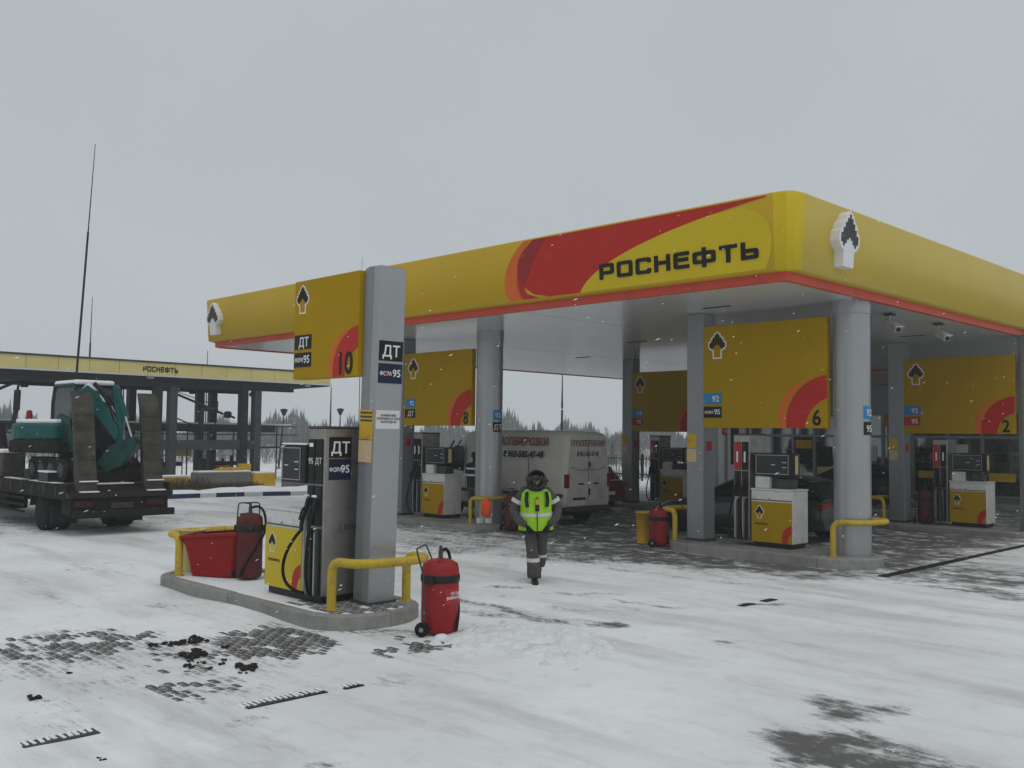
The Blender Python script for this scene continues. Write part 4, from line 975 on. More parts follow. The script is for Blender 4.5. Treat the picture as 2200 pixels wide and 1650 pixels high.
for y0 in (TY0 + .22, TY1 - .60):
    rp = MB(); lean = .10
    h0, h1 = .66, 3.24; w_ = .45
    # side profile: thick at the foot, bent forward near the top
    prof = [(TX + .04, h0), (TX - .02, 1.2), (TX - .10, 2.3), (TX - .16, 2.95), (TX - .30, h1), (TX - .36, h1 - .02), (TX - .27, 2.9), (TX - .24, 2.3), (TX - .2, 1.2), (TX - .14, h0)]
    rp.prism(prof, lambda u, v, d: (u, d - (v - h0) * .045, v), y0, y0 + w_); r_ = rp.build('loading_ramp', RAMP, lorry, bevel=.012)
    for k in range(7):
        z = 1.05 + k * .33; xx = TX + .04 - (z - h0) * .075
        if z > 2.8: xx = TX - .15 - (z - 2.8) * .25
        MB().box(xx - .03, xx + .002, y0 + .03 - (z - h0) * .045, y0 + w_ - .03 - (z - h0) * .045, z, z + .03).build('grip_bar', RAMP, r_)
    MB().box(TX - .02, TX + .06, y0 + .03, y0 + w_ - .03, 1.20, 1.225).build('snow_ledge', SNOW, r_)
    MB().box(TX + .0, TX + .13, y0 + .02, y0 + w_ - .02, .972, .995).build('snow_ledge', SNOW, r_)
    b = MB(); b.tube([(TX - .12, y0 - .03, 1.0), (TX - .7, y0 - .03, 1.14)], .03, 8); b.cyl((TX - .05, y0 - .06, .74), (TX - .05, y0 + w_ + .06, .74), .04, 10); b.build('ramp_hinge', RAMP, r_)
for (x0, x1, y0, y1) in ((-24.6, -22.9, 8.05, 8.5), (-22.6, -22.2, 8.7, 9.6), (-26.4, -25.1, 8.05, 8.25)):
    MB().box(x0, x1, y0, y1, 1.121, 1.15).build('deck_snow', SNOW, lorry, bevel=.012)
hb_ = MB(); hb_.box(-27.4, -26.55, 8.05, 8.6, 1.15, 1.75); hb_ = hb_.build('hydraulic_box', RAMP, lorry, bevel=.03); MB().box(-27.42, -26.53, 8.03, 8.62, 1.752, 1.84).build('box_snow', SNOW, hb_, bevel=.03)
tb = MB().box(-23.95, -23.35, 8.06, 8.42, 1.15, 1.36).build('tool_box', BLKP, lorry); MB().box(-23.97, -23.33, 8.04, 8.44, 1.361, 1.40).build('box_snow', SNOW, tb, bevel=.01)

# mini excavator standing on the lorry
ex = thing('mini_excavator', 'teal mini excavator with folded boom and snow on its roof, on the lorry', 'excavator', (-24.0, 9.1, 1.15))
PF = lambda y: (lambda u, v, d: (u, y + d, v))
for s in (-1, 1):
    y = 9.1 + s * .68
    b = MB(); P = []
    for k in range(9): a = R(-90 + 180 * k / 8); P.append((-22.95 + .26 * math.cos(a), 1.42 + .26 * math.sin(a)))
    for k in range(9): a = R(90 + 180 * k / 8); P.append((-25.0 + .26 * math.cos(a), 1.42 + .26 * math.sin(a)))
    b.prism(P, PF(y), -.17, .17); tr = b.build('track', RUBBER, ex)
    lg = MB()
    for k in range(16): xx = -25.0 + k * 2.05 / 15; lg.box(xx - .03, xx + .03, y - .18, y + .18, 1.675, 1.70); lg.box(xx - .03, xx + .03, y - .18, y + .18, 1.14, 1.165)
    lg.build('track_lug', RUBBER, tr)
    for xx in (-24.9, -24.3, -23.7, -23.05): MB().lathe((xx, y - .18, 1.42), [(.05, -.02), (.17, -.02), (.17, .02), (.05, .02)], 14, 'Y').build('track_roller', DKGREY, tr)
MB().lathe((-24.0, 9.1, 0), [(.5, 1.66), (.55, 1.70), (.55, 1.82), (.5, 1.84)], 24).build('slew_ring', BLKP, ex)
# house: counterweight arc turned towards the near side of the lorry
def arc_plan(cx, cy, r, a0, a1, n=14): return [(cx + r * math.cos(R(a0 + (a1 - a0) * k / n)), cy + r * math.sin(R(a0 + (a1 - a0) * k / n))) for k in range(n + 1)]
TD = lambda u, v, d: (u, v, d)
HC = (-25.0, 8.72)
MB().prism(arc_plan(*HC, .98, 110, 300) + [(-23.4, 8.25), (-23.4, 9.7)], TD, 1.80, 2.10).build('counterweight', GRIMEM, ex, bevel=.05)
MB().prism(arc_plan(*HC, .92, 110, 300) + [(-23.75, 8.3), (-23.75, 9.6)], TD, 2.102, 2.50).build('engine_cover', TEAL, ex, bevel=.06)
MB().prism(arc_plan(*HC, .84, 110, 300) + [(-23.9, 8.4), (-23.9, 9.5)], TD, 2.502, 2.61).build('cover_snow', SNOW, ex, bevel=.045)
cy_ = 9.0
cabp = [(u_ - .45, v_) for u_, v_ in ((-24.15, 1.86), (-24.15, 3.02), (-24.02, 3.42), (-22.85, 3.42), (-22.72, 3.3), (-22.62, 2.5), (-22.66, 1.86))]
MB().prism(cabp, PF(cy_), -.45, .45).build('cab', CABGREY, ex, bevel=.05)
for s in (-1, 1):
    cf = MB(); y = cy_ + s * .455
    for a, c in zip(cabp, cabp[1:] + cabp[:1]): cf.tube([(a[0], y, a[1]), (c[0], y, c[1])], .04, 6)
    cf.build('cab_frame', TEALD if s < 0 else BLKP, ex)
MB().prism([(-24.6, 1.86), (-24.6, 2.45), (-24.07, 2.75), (-23.37, 2.6), (-23.11, 1.86)], PF(cy_ - .46), -.03, .0).build('cab_door_panel', TEALD, ex, bevel=.01)
MB().box(-24.55, -23.15, cy_ - .46, cy_ + .46, 3.425, 3.54).build('roof_snow', SNOW, ex, bevel=.05)
bc = MB(); bc.lathe((-24.7, 8.05, 0), [(.075, 2.5), (.065, 2.80), (.03, 2.82)], 12); bc.build('beacon', TAIL, ex)
MB().box(-23.3, -23.18, 9.45, 9.62, 3.0, 3.42).build('mirror', BLKP, ex)
MB().tube([(-23.2, 9.68, 3.45), (-23.18, 9.69, 2.9)], .015, 5).build('mirror_stay', BLKP, ex)
# boom, arm, bucket in an upright plane swung towards the tail ramps
def BP(u, v, d=0.):
    q = (u + 24.0) / 2.25
    return (-22.95 + .6 * q - .8 * d, 8.52 + .8 * q + .6 * d, v)
bo = [(-24.05, 1.95), (-24.1, 2.8), (-23.95, 3.22), (-23.45, 3.40), (-22.95, 3.24), (-21.85, 2.42), (-21.82, 2.18), (-22.0, 2.12), (-22.9, 2.66), (-23.25, 2.66), (-23.5, 2.4), (-23.6, 1.95)]
MB().prism(bo, BP, -.17, .17).build('boom', TEAL, ex, bevel=.03)
MB().prism([(-23.75, 3.31), (-23.45, 3.45), (-22.6, 3.06), (-22.6, 3.0), (-23.45, 3.405)], BP, -.11, .11).build('boom_snow', SNOW, ex)
def cyl2(n, a, c, r, m, o=0.): b = MB(); b.cyl(BP(*a, o), BP(*c, o), r, 8); b.build(n, m, ex)
cyl2('boom_cylinder', (-23.2, 3.45), (-22.2, 3.05), .045, BLKP)
cyl2('arm_cylinder', (-22.95, 3.36), (-22.3, 2.92), .06, BLKP); cyl2('arm_cylinder', (-22.3, 2.92), (-21.95, 2.65), .028, CHROME)
ar = [(-22.24, 3.36), (-22.02, 3.42), (-21.90, 3.3), (-21.45, 2.66), (-21.62, 2.58), (-21.72, 2.05), (-21.95, 1.98), (-21.98, 2.5)]
MB().prism(ar, BP, -.10, .10).build('arm', TEAL, ex, bevel=.02)
cyl2('bucket_cylinder', (-21.95, 3.32), (-21.5, 2.68), .06, TEAL, -.14); cyl2('cylinder_rod', (-21.5, 2.68), (-21.12, 2.16), .032, CHROME, -.14)
bk = [(-22.75, 1.62), (-22.2, 2.0), (-21.5, 2.14), (-21.0, 2.24), (-20.85, 2.12), (-21.1, 1.86), (-21.6, 1.55), (-22.3, 1.38)]
MB().prism(bk, BP, -.28, .28).build('bucket', TEALD, ex, bevel=.02)
for k in range(4): MB().prism([(-22.95, 1.52), (-22.7, 1.55), (-22.7, 1.62), (-22.95, 1.56)], BP, -.26 + k * .15, -.20 + k * .15).build('bucket_tooth', GRIMEM, ex)
b = MB(); b.tube(bez(BP(-23.4, 3.0, -.17), BP(-22.7, 2.2, -.3), BP(-22.5, 1.8, -.25), BP(-22.3, 1.55, -.2), 10), .022, 6); b.tube(bez(BP(-22.9, 3.3, -.15), BP(-22.4, 3.1, -.2), BP(-22.1, 2.6, -.16), BP(-21.9, 2.4, -.11), 8), .018, 6); b.build('hydraulic_hose', RUBBER, ex)
bl = MB(); bl.prism([(-22.45, 1.16), (-22.35, 1.18), (-22.25, 1.4), (-22.35, 1.46), (-22.4, 1.3)], PF(9.1), -.75, .75); bl.build('dozer_blade', GRIMEM, ex)
flag = thing('red_flag_marker', 'small red marker flag on a thin stem beside the right loading ramp', 'flag', (-21.3, 9.5, 1.1))
MB().tube([(-22.2, 10.05, 1.1), (-22.2, 10.05, 2.9)], .015, 5).build('stem', DKGREY, flag)
MB().box(-22.22, -22.18, 9.72, 10.04, 2.78, 2.88).build('cloth', REDLAB, flag)
flag.location = (-22.2, 10.05, 1.1)
for ch in flag.children: ch.location = ORG[flag] - Vector((-22.2, 10.05, 1.1))

# ---------------------------------------------------------------- people
def skinned(name, verts, edges, radii, mats, parent, fmat=None, root=0, sub=2):
    me = bpy.data.meshes.new(name); me.from_pydata(verts, edges, [])
    ob = bpy.data.objects.new(name, me); col.objects.link(ob)
    sk = ob.modifiers.new('skin', 'SKIN'); sk.use_smooth_shade = True
    d = me.skin_vertices[0].data
    for i, r in enumerate(radii): d[i].radius = r if isinstance(r, tuple) else (r, r)
    d[root].use_root = True
    ss = ob.modifiers.new('sub', 'SUBSURF'); ss.levels = sub; ss.render_levels = sub
    bpy.context.view_layer.update()
    dg = bpy.context.evaluated_depsgraph_get()
    m2 = bpy.data.meshes.new_from_object(ob.evaluated_get(dg)); bpy.data.objects.remove(ob); bpy.data.meshes.remove(me)
    m2.name = name; m2.materials.clear()
    for m in mats: m2.materials.append(m)
    if fmat:
        for p in m2.polygons: p.material_index = fmat(p.center)
    for p in m2.polygons: p.use_smooth = True
    o = bpy.data.objects.new(name, m2); col.objects.link(o); o.parent = parent; ORG[o] = Vector(ORG.get(parent, (0, 0, 0))); return o
def elring(c, rx, ry, z, n=20, dy=0, pw=2.4):
    o = []
    for k in range(n):
        a = 2 * math.pi * k / n; ca, sa = math.cos(a), math.sin(a)
        o.append((c + rx * math.copysign(abs(ca) ** (2 / pw), ca), dy + ry * math.copysign(abs(sa) ** (2 / pw), sa), z))
    return o
def hand(name, parent, M, s=1., m=GLOVE):
    """curled hand: palm plus five separate finger chains, along -Z of M"""
    V, E, Rr = [], [], []
    def ch(pts, rs, root=None):
        i0 = len(V)
        for p, r in zip(pts, rs): V.append(tuple(M @ (Vector(p) * s))); Rr.append(r * s)
        for k in range(len(pts) - 1): E.append((i0 + k, i0 + k + 1))
        if root is not None: E.append((root, i0))
        return i0
    r0 = ch([(0, 0, .02), (0, 0, -.04), (0, 0, -.08)], [.030, .038, .036])
    for k, (x, l) in enumerate(((-.033, .062), (-.011, .072), (.011, .068), (.033, .054))):
        ch([(x, -.004, -.10), (x * 1.05, -.02, -.10 - l * .45), (x * 1.05, -.042, -.10 - l * .75), (x * 1.0, -.056, -.10 - l * .70)], [.0105, .0100, .0092, .0082], 2)
    ch([(.036, -.012, -.045), (.052, -.03, -.075), (.046, -.05, -.10)], [.013, .0115, .0095], 1)
    return skinned(name, V, E, Rr, [m], parent, root=0, sub=1)

def attendant(lab, x, y, z, rz):
    """figure in local axes: faces -Y, left of body is +X"""
    t = thing('person', lab, 'person', (0, 0, 0))
    J = {'pelvis': (0, 0, .93), 'spine': (0, .01, 1.10), 'chest': (0, .015, 1.30), 'neckb': (0, 0, 1.46), 'neck': (0, -.045, 1.52), 'head': (0, -.10, 1.60), 'crown': (0, -.09, 1.69)}
    V = list(J.values()); nm = list(J.keys()); Rr = [(.175, .14), (.185, .15), (.205, .15), (.09, .085), (.062, .066), (.082, .10), (.075, .088)]
    E = [(0, 1), (1, 2), (2, 3), (3, 4), (4, 5), (5, 6)]
    def add(p, r, to): V.append(p); Rr.append(r); E.append((to, len(V) - 1)); return len(V) - 1
    LEG = {-1: dict(kn=(-.075, -.12, .51), lo=(-.055, -.13, .27), an=(-.045, -.13, .11), bz=0, by=-.13, pt=0), 1: dict(kn=(.082, .03, .50), lo=(.07, .17, .30), an=(.055, .27, .20), bz=.075, by=.27, pt=R(-30))}
    for s in (-1, 1):
        sh = add((s * .19, .01, 1.41), .092, 2)
        el = add((s * .36, .02, 1.14 + .01 * s), .078, sh)
        fa = add((s * .30, -.10, 1.0), .068, el)
        wr = add((s * .165, -.225, .92), .052, fa)
        q = LEG[s]
        hp = add((s * .095, 0, .86), .125, 0); kn = add(q['kn'], .092, hp); lo = add(q['lo'], .084, kn); an = add(q['an'], .082, lo)
    fm = lambda c: 2 if (c.z > 1.50 and c.y < .02) else (1 if c.z > 1.36 and abs(c.x) < .12 else 0)
    skinned('body', V, E, Rr, [WORK, WORKD, SKIN], t, fm)
    for s in (-1, 1):
        q = LEG[s]
        M = Matrix.Translation((q['an'][0], q['by'], q['bz'])) @ Matrix.Rotation(q['pt'], 4, 'X')
        b = MB(); b.loft([[tuple(M @ Vector((xx, yy, zz))) for xx, zz in ((-w, .0), (w, .0), (w, h * .6), (w * .6, h), (-w * .6, h), (-w, h * .6))] for yy, w, h in ((.09, .038, .10), (.05, .046, .13), (-.03, .048, .12), (-.11, .05, .075), (-.18, .042, .06), (-.205, .025, .04))]); b.build('boot', BLKP, t, bevel=.008)
        K, Lo, An = (Vector(q[n]) for n in ('kn', 'lo', 'an'))
        def legring(p, r): return elring(p.x, r, r, p.z, 16, p.y, 2)
        b = MB(); b.smooth = True; b.loft([legring(K, .088), legring(K.lerp(Lo, .5), .097), legring(Lo, .103), legring(Lo.lerp(An, .6), .110), legring(An + Vector((0, .0, -.01)), .108), legring(An, .08)]); b.build('trouser_leg', WORK, t)
        P0, P1 = K.lerp(Lo, .42), K.lerp(Lo, .66)
        MB().loft([legring(P0, .09), legring(P0, .104), legring(P1, .107), legring(P1, .095)]).build('reflective_band', REFL, t)
    # vest shell
    v = MB(); v.smooth = True
    v.loft([elring(0, rx, ry, zz, 24, dy) for rx, ry, zz, dy in ((.275, .20, .80, 0), (.27, .20, .90, 0), (.25, .195, 1.05, .0), (.245, .19, 1.2, .005), (.25, .186, 1.32, .01), (.24, .17, 1.40, .012), (.19, .14, 1.45, .012), (.13, .11, 1.475, .01))], cap=False)
    vs_ = v.build('hi_vis_vest', LIME, t)
    MB().loft([elring(0, rx, ry, zz, 24, 0) for rx, ry, zz in ((.250, .195, 1.045), (.256, .201, 1.045), (.253, .199, 1.10), (.247, .193, 1.10))]).build('reflective_band', REFL, vs_)
    MB().box(-.006, .006, -.212, -.19, .82, 1.36).build('zip', WORKD, vs_)
    for s in (-1, 1):
        MB().tube([(s * .15, -.155, 1.43), (s * .165, -.19, 1.30), (s * .15, -.2, 1.2)], .03, 6).build('shoulder_strap', WORKD, vs_)
    MB().box(-.03, .03, -.215, -.198, 1.14, 1.34).build('badge_card', WORKD, vs_); MB().box(-.028, .028, -.222, -.216, 1.24, 1.33).build('badge_paper', YELPL, vs_)
    MB().loft([elring(0, rx, ry, zz, 24, 0) for rx, ry, zz in ((.276, .20, .795), (.283, .206, .80), (.282, .206, .825), (.276, .20, .83))]).build('hem', WORKD, vs_)
    for s in (-1, 1):
        M = Matrix.Translation((s * .285, .016, 1.265)) @ Matrix.Rotation(s * R(-27), 4, 'Y')
        MB().loft([[tuple(M @ Vector(p)) for p in elring(0, r, r, zz, 14, 0, 2)] for r, zz in ((.08, -.03), (.092, -.03), (.094, .03), (.082, .03))]).build('sleeve_band', REFL, t)
        Mh = Matrix.Translation((s * .16, -.235, .915)) @ Matrix.Rotation(s * R(35), 4, 'Y') @ Matrix.Rotation(R(-25), 4, 'X')
        if s < 0: Mh = Mh @ Matrix.Diagonal((-1, 1, 1, 1))
        hand('glove', t, Mh)
    # face under the hood, bent towards the ground
    hy, hz = -.045, -.035
    f = MB(); f.smooth = True
    f.lump((0, -.152 + hy, 1.61 + hz), .02, 1, 2, (.75, 1.0, 1.35), .05); f.build('nose', SKIN, t)
    for s in (-1, 1):
        e = MB(); e.smooth = True; e.lump((s * .033, -.140 + hy, 1.643 + hz), .012, 2, 2, (1.2, .6, .7), 0); e.build('eye', PAPER, t)
        e = MB(); e.cb((s * .033, -.150 + hy, 1.643 + hz), (.009, .006, .009)); e.build('pupil', BLKP, t)
        e = MB(); e.cb((s * .034, -.147 + hy, 1.662 + hz), (.035, .01, .006)); e.build('eyebrow', WORKD, t)
    e = MB(); e.smooth = True; e.lump((0, -.143 + hy, 1.578 + hz), .02, 3, 2, (1.2, .4, .35), .03); e.build('mouth', REDDUST, t)
    h = MB(); h.smooth = True
    rr_ = []
    for yy, r, zc in ((.085, .03, 1.60), (.075, .09, 1.60), (.04, .135, 1.60), (-.02, .152, 1.605), (-.09, .152, 1.61), (-.14, .142, 1.615)):
        rr_.append([(r * math.cos(2 * math.pi * k / 20), yy - (.05 * max(0, math.sin(2 * math.pi * k / 20)) if yy < 0 else 0), zc + r * 1.05 * math.sin(2 * math.pi * k / 20) - (.02 if k > 10 else 0)) for k in range(20)])
    h.loft(rr_, cap=False); h.build('hood', HOOD, t)
    fu = MB()
    for k in range(60):
        a = 2 * math.pi * k / 60; sa = math.sin(a)
        fu.lump((.132 * math.cos(a) + U(-.012, .012), -.17 - .05 * max(0, sa) + U(-.025, .02), 1.615 + (.04 if sa > 0 else .12) * sa + U(-.015, .012)), U(.022, .04), k, 1, (1, 1, 1), .45)
    fu.build('fur_trim', FUR, t)
    co = MB(); co.smooth = True; co.loft([elring(0, rx, ry, zz, 18, dy) for rx, ry, zz, dy in ((.16, .14, 1.42, .0), (.13, .13, 1.48, -.01), (.112, .125, 1.53, -.03), (.105, .12, 1.55, -.03))], cap=False); co.build('collar', WORKD, t)
    t.location = (x, y, z); t.rotation_euler = (R(4), R(-1.5), rz); t.scale = (1.04, 1.04, 1.03); return t
attendant('person in lime hi-vis vest and dark fur hood walking towards the near island, head down', -10.80, 11.28, 0, R(50))

def driver(lab, x, y, z, rz):
    t = thing('person', lab, 'person', (0, 0, 0))
    V = [(0, 0, .95), (0, 0, 1.15), (0, .0, 1.34), (0, -.02, 1.5), (0, -.05, 1.56), (0, -.06, 1.65), (0, -.05, 1.72)]
    Rr = [(.17, .13), (.18, .14), (.2, .14), (.08, .08), (.06, .06), (.08, .098), (.074, .088)]
    E = [(k, k + 1) for k in range(6)]
    def add(p, r, to): V.append(p); Rr.append(r); E.append((to, len(V) - 1)); return len(V) - 1
    for s in (-1, 1):
        sh = add((s * .19, 0, 1.42), .085, 2); el = add((s * .25, -.08, 1.16), .066, sh); wr = add((s * .16, -.26, 1.06), .048, el)
        hp = add((s * .095, 0, .87), .118, 0); kn = add((s * .1, -.02, .5), .085, hp); an = add((s * .1, .01, .1), .07, kn)
    skinned('body', V, E, Rr, [WORK, WORKD, SKIN], t, lambda c: 2 if (c.z > 1.54 and c.y < .0) else (1 if c.z > .84 else 0))
    for s in (-1, 1):
        b = MB(); b.loft([[(s * .1 + a, yy, zz) for a, zz in ((-w, 0), (w, 0), (w, h), (-w, h))] for yy, w, h in ((.09, .04, .1), (-.02, .048, .12), (-.13, .048, .07), (-.19, .03, .05))]); b.build('boot', BLKP, t, bevel=.01)
        M = Matrix.Translation((s * .16, -.27, 1.05)) @ Matrix.Rotation(R(-70), 4, 'X')
        if s < 0: M = M @ Matrix.Diagonal((-1, 1, 1, 1))
        hand('hand', t, M, m=SKIN)
        b = MB(); b.smooth = True; b.lump((s * .033, -.14, 1.665), .011, 2, 2, (1.2, .6, .7), 0); b.build('eye', BLKP, t)
        b = MB(); b.smooth = True; b.lump((s * .085, -.05, 1.65), .026, 2, 2, (.4, .7, 1.1), .05); b.build('ear', SKIN, t)
    b = MB(); b.smooth = True; b.lump((0, -.152, 1.64), .02, 1, 2, (.75, 1, 1.3), .05); b.build('nose', SKIN, t)
    b = MB(); b.smooth = True; b.lump((0, -.143, 1.598), .018, 1, 2, (1.2, .4, .3), .05); b.build('mouth', REDDUST, t)
    b = MB(); b.smooth = True; b.loft([elring(0, r, r * 1.15, zz, 18, dy, 2) for r, zz, dy in ((.092, 1.66, -.03), (.098, 1.70, -.04), (.092, 1.75, -.04), (.06, 1.79, -.04), (.02, 1.80, -.04))]); b.build('knit_cap', WORKD, t)
    for z_ in (1.16, 1.33): MB().loft([elring(0, rx, ry, zz, 20, 0) for rx, ry, zz in ((.205, .16, z_), (.212, .168, z_), (.214, .168, z_ + .05), (.205, .16, z_ + .05))]).build('reflective_band', REFL, t)
    t.location = (x, y, z); t.rotation_euler = (0, 0, rz); return t
driver('person in dark jacket with pale reflective bands standing at the van beside pump 8', -18.95, 17.35, .1, R(195))
vest_bag = thing('hi_vis_bag', 'bright orange hi-vis sack hanging on the rail of the number 8 island', 'bag', (-17.42, 16.36, .3))
b = MB(); b.smooth = True
b.loft([[(-17.42 + r * math.cos(2 * math.pi * k / 12), 16.36 + r * .5 * math.sin(2 * math.pi * k / 12), zz) for k in range(12)] for r, zz in ((.10, .34), (.155, .37), (.16, .5), (.165, .64), (.11, .74), (.03, .79))]); b.build('sack', ORNGE, vest_bag)
for dx in (-.12, .1): MB().cb((-17.42 + dx * .7, 16.32 + dx * .7, .24), (.12, .1, .12)).build('white_tag', PAPER, vest_bag)

# ---------------------------------------------------------------- store building behind the pumps
SY = 36.3
store = thing('store_building', 'dark glazed station shop behind the pumps with pale corner panels', 'shop', (-12, SY + 5, 0))
SX0, SX1 = -23.1, 2.0
MB().box(SX0, SX1, SY + 10, SY + 10.2, 0, 4.9).build('back_wall', STOREW, store)
MB().box(SX0 - .2, SX0, SY - .02, SY + 10.2, 0, 4.9).build('side_wall', STOREWH, store)
MB().box(SX1, SX1 + .2, SY - .02, SY + 10.2, 0, 4.9).build('side_wall', STOREW, store)
MB().box(SX0 - .2, SX1 + .2, SY - .1, SY + 10.3, 4.9, 5.1).build('roof', STOREW, store)
MB().box(SX0, SX1, SY + .2, SY + 10, .0, .15).build('shop_floor', INT, store)
MB().box(SX0, SX1, SY + .2, SY + 9.9, 3.5, 3.55).build('shop_ceiling', STOREW, store)
MB().box(SX0, SX1, SY - .02, SY + .16, .0, .32).build('plinth', CONC2, store)
for k in range(10):
    a = SX0 + (SX1 - SX0) * k / 10
    MB().box(a + .006, a + (SX1 - SX0) / 10 - .006, SY - .03, SY + .15, 3.3, 4.45).build('cladding_panel', STOREW, store)
    MB().box(a + .006, a + (SX1 - SX0) / 10 - .006, SY - .045, SY + .15, 4.47, 4.95).build('cladding_panel', GREYPANEL, store)
MB().box(SX0 - .21, SX0 + .75, SY - .06, SY + .16, .0, 3.3).build('corner_panel', STOREWH, store)
MB().box(SX0 + .02, SX0 + .42, SY - .08, SY - .062, 1.2, 2.9).build('poster_frame', BLKP, store)
mull = [-22.35, -21.1, -20.15, -19.2, -17.6, -16.35, -15.2, -13.9, -12.7, -11.4, -10.0, -8.6, -7.2, -5.8, -4.4, -3.0, -1.6, -.2, 1.2, 1.98]
for a, c in zip(mull, mull[1:]):
    w = MB(); w.box(a + .05, c - .05, SY + .05, SY + .07, .34, 3.28); g_ = w.build('window', GLASS, store)
    fr = MB(); fr.box(a - .05, a + .05, SY - .02, SY + .13, .32, 3.3); fr.box(a + .051, c - .051, SY + .0, SY + .12, 2.42, 2.52); fr.box(a + .051, c - .051, SY + .0, SY + .12, .33, .40); fr.build('window_frame', FRAMEM, g_)
for x0, x1, z0, z1, m in ((-19.05, -18.45, 1.25, 2.05, BLKP), (-19.1, -18.4, .85, 1.22, YELPALE), (-17.05, -16.6, 1.5, 2.1, PAPER), (-20.05, -19.3, 1.95, 2.3, YELPL), (-16.3, -15.4, 2.85, 3.27, YELS), (-12.5, -11.6, .9, 1.2, YELPL), (-15.0, -14.1, .95, 1.2, YELPL), (-14.6, -14.2, 1.6, 1.9, REDLAB), (-13.7, -13.2, 1.9, 2.2, PAPER), (-12.3, -11.9, 1.6, 1.9, BLKP)):
    MB().box(x0, x1, SY + .02, SY + .045, z0, z1).build('window_poster', m, store)
for row, yy in enumerate((SY + 1.6, SY + 3.4)):
    for k in range(8):
        x = -21.5 + k * 2.6
        sh_ = MB(); sh_.box(x, x + 1.9, yy, yy + .04, .15, 2.1)
        for q in range(5): sh_.box(x, x + 1.9, yy - .38, yy - .001, .3 + q * .4, .33 + q * .4)
        so_ = sh_.build('shelf_unit', STOREW, store)
        gd = MB()
        for q in range(5):
            for u in range(9):
                gd.mi = int(U(0, 4.99)); gd.box(x + .03 + u * .205, x + .03 + u * .205 + U(.1, .19), yy - .33, yy - .1, .331 + q * .4, .331 + q * .4 + U(.14, .32))
        gd.build('goods', GOODS, so_)
for x, y, lab in ((-18.3, SY - .95, 'low pale kerb bench along the shop front'),):
    b = MB(); b.box(-24.5, 2, SY - 1.2, SY - .05, -.1, .14); tag(b.build('shop_step', CONC, None, bevel=.02), 'long low concrete step in front of the glazed shop', 'step')
car('black hatchback parked by the shop, seen between pillars', -14.6, 34.0, CARD, 4.2)

# ---------------------------------------------------------------- loading rack with its own fascia, at the far left
RKX = -40.0
rack = thing('loading_rack', 'long dark steel tanker loading rack with pale yellow lettered fascia at the left', 'loading rack', (RKX - 2.5, 15, 0))
ys = [-14.0 + 1.22 * k for k in range(34)]
ys = [y for y in ys if y < 26.4] + [26.95]
for a, c in zip(ys, ys[1:]): MB().box(RKX - .08, RKX, a + .008, c - .008, 4.76, 5.27).build('fascia_panel', YELPALE, rack)
MB().box(RKX - .12, RKX + .05, -14, 27.0, 5.275, 5.345).build('top_edge', RIGBLUE, rack)
MB().box(RKX - .1, RKX + .04, -14, 27.0, 4.69, 4.755).build('bottom_edge', STOREWH, rack)
MB().box(RKX - 5.2, RKX - .15, -14, 27, 4.70, 5.2).build('roof_deck', RIGDK, rack)
MB().add([(RKX - .02, -14, 4.685), (RKX - .02, 27, 4.685), (RKX - .3, 27, 4.64), (RKX - .3, 24, 4.33), (RKX - .3, -14, 4.30)], [(0, 1, 2, 3, 4)]).build('soffit', RIGDK, rack)
for xx in (RKX - .35, RKX - 4.6): MB().box(xx - .15, xx + .15, -14, 25.0, 4.28, 4.69).build('main_beam', RIGDK, rack)
for y in np.arange(-12, 25, 4.2): MB().box(RKX - 4.44, RKX - .52, y - .1, y + .1, 4.38, 4.68).build('cross_beam', RIGDK, rack)
for y in (-10.2, -5.4, 11.2 - 6.0, 18.15, 22.25):
    for k, dx in enumerate((0, 0)):
        x = RKX - .35; yy = y + k * .68
        MB().box(x - .2, x + .2, yy, yy + .34, 0, 4.28).build('column', RIGDK if k == 0 else RIGBLUE, rack, bevel=.02)
        MB().box(x - 4.45, x - 4.05, yy, yy + .34, 0, 4.28).build('column', RIGDK, rack, bevel=.02)
MB().box(RKX - .5, RKX - .2, 17.2, 23.2, 1.55, 1.98).build('tie_beam', RIGBLUE, rack)
MB().box(RKX - 4.6, RKX - 4.3, 10.2, 26.5, 2.35, 2.72).build('tie_beam', RIGBLUE, rack)
MB().box(RKX - 5.3, RKX - 3.3, 10.2, 27.2, 1.55, 1.62).build('walkway', RIGDK, rack)
MB().box(RKX - 4.9, RKX - 3.9, 10.2, 27.2, 2.722, 2.80).build('beam_snow', SNOW, rack)
for y in np.arange(10.4, 27.2, 1.2): MB().box(RKX - 3.34, RKX - 3.29, y - .025, y + .025, .0, 2.66).build('railing_post', RIGDK, rack)
for z in (2.2, 2.62): MB().box(RKX - 3.35, RKX - 3.28, 10.2, 27.2, z, z + .06).build('handrail', RIGBLUE, rack)
wide_text('РОСНЕФТЬ', (RKX + .012, 17.5, 4.88), 1.55, .23, FACE_POS_X, BLACK, rack, ext=.008)
for y in (5.2, 13.1, 20.2, 23.2, 9.2): MB().lathe((RKX - .9, y, 0), [(.14, 4.04), (.16, 4.15), (.05, 4.3)], 12).build('flood_lamp', RIGDK, rack)
for y in (6.0, 17.8, 25.6): MB().box(RKX - .1, RKX + .10, y - .15, y + .15, 4.58, 4.70).build('bracket', GREYPANEL, rack)
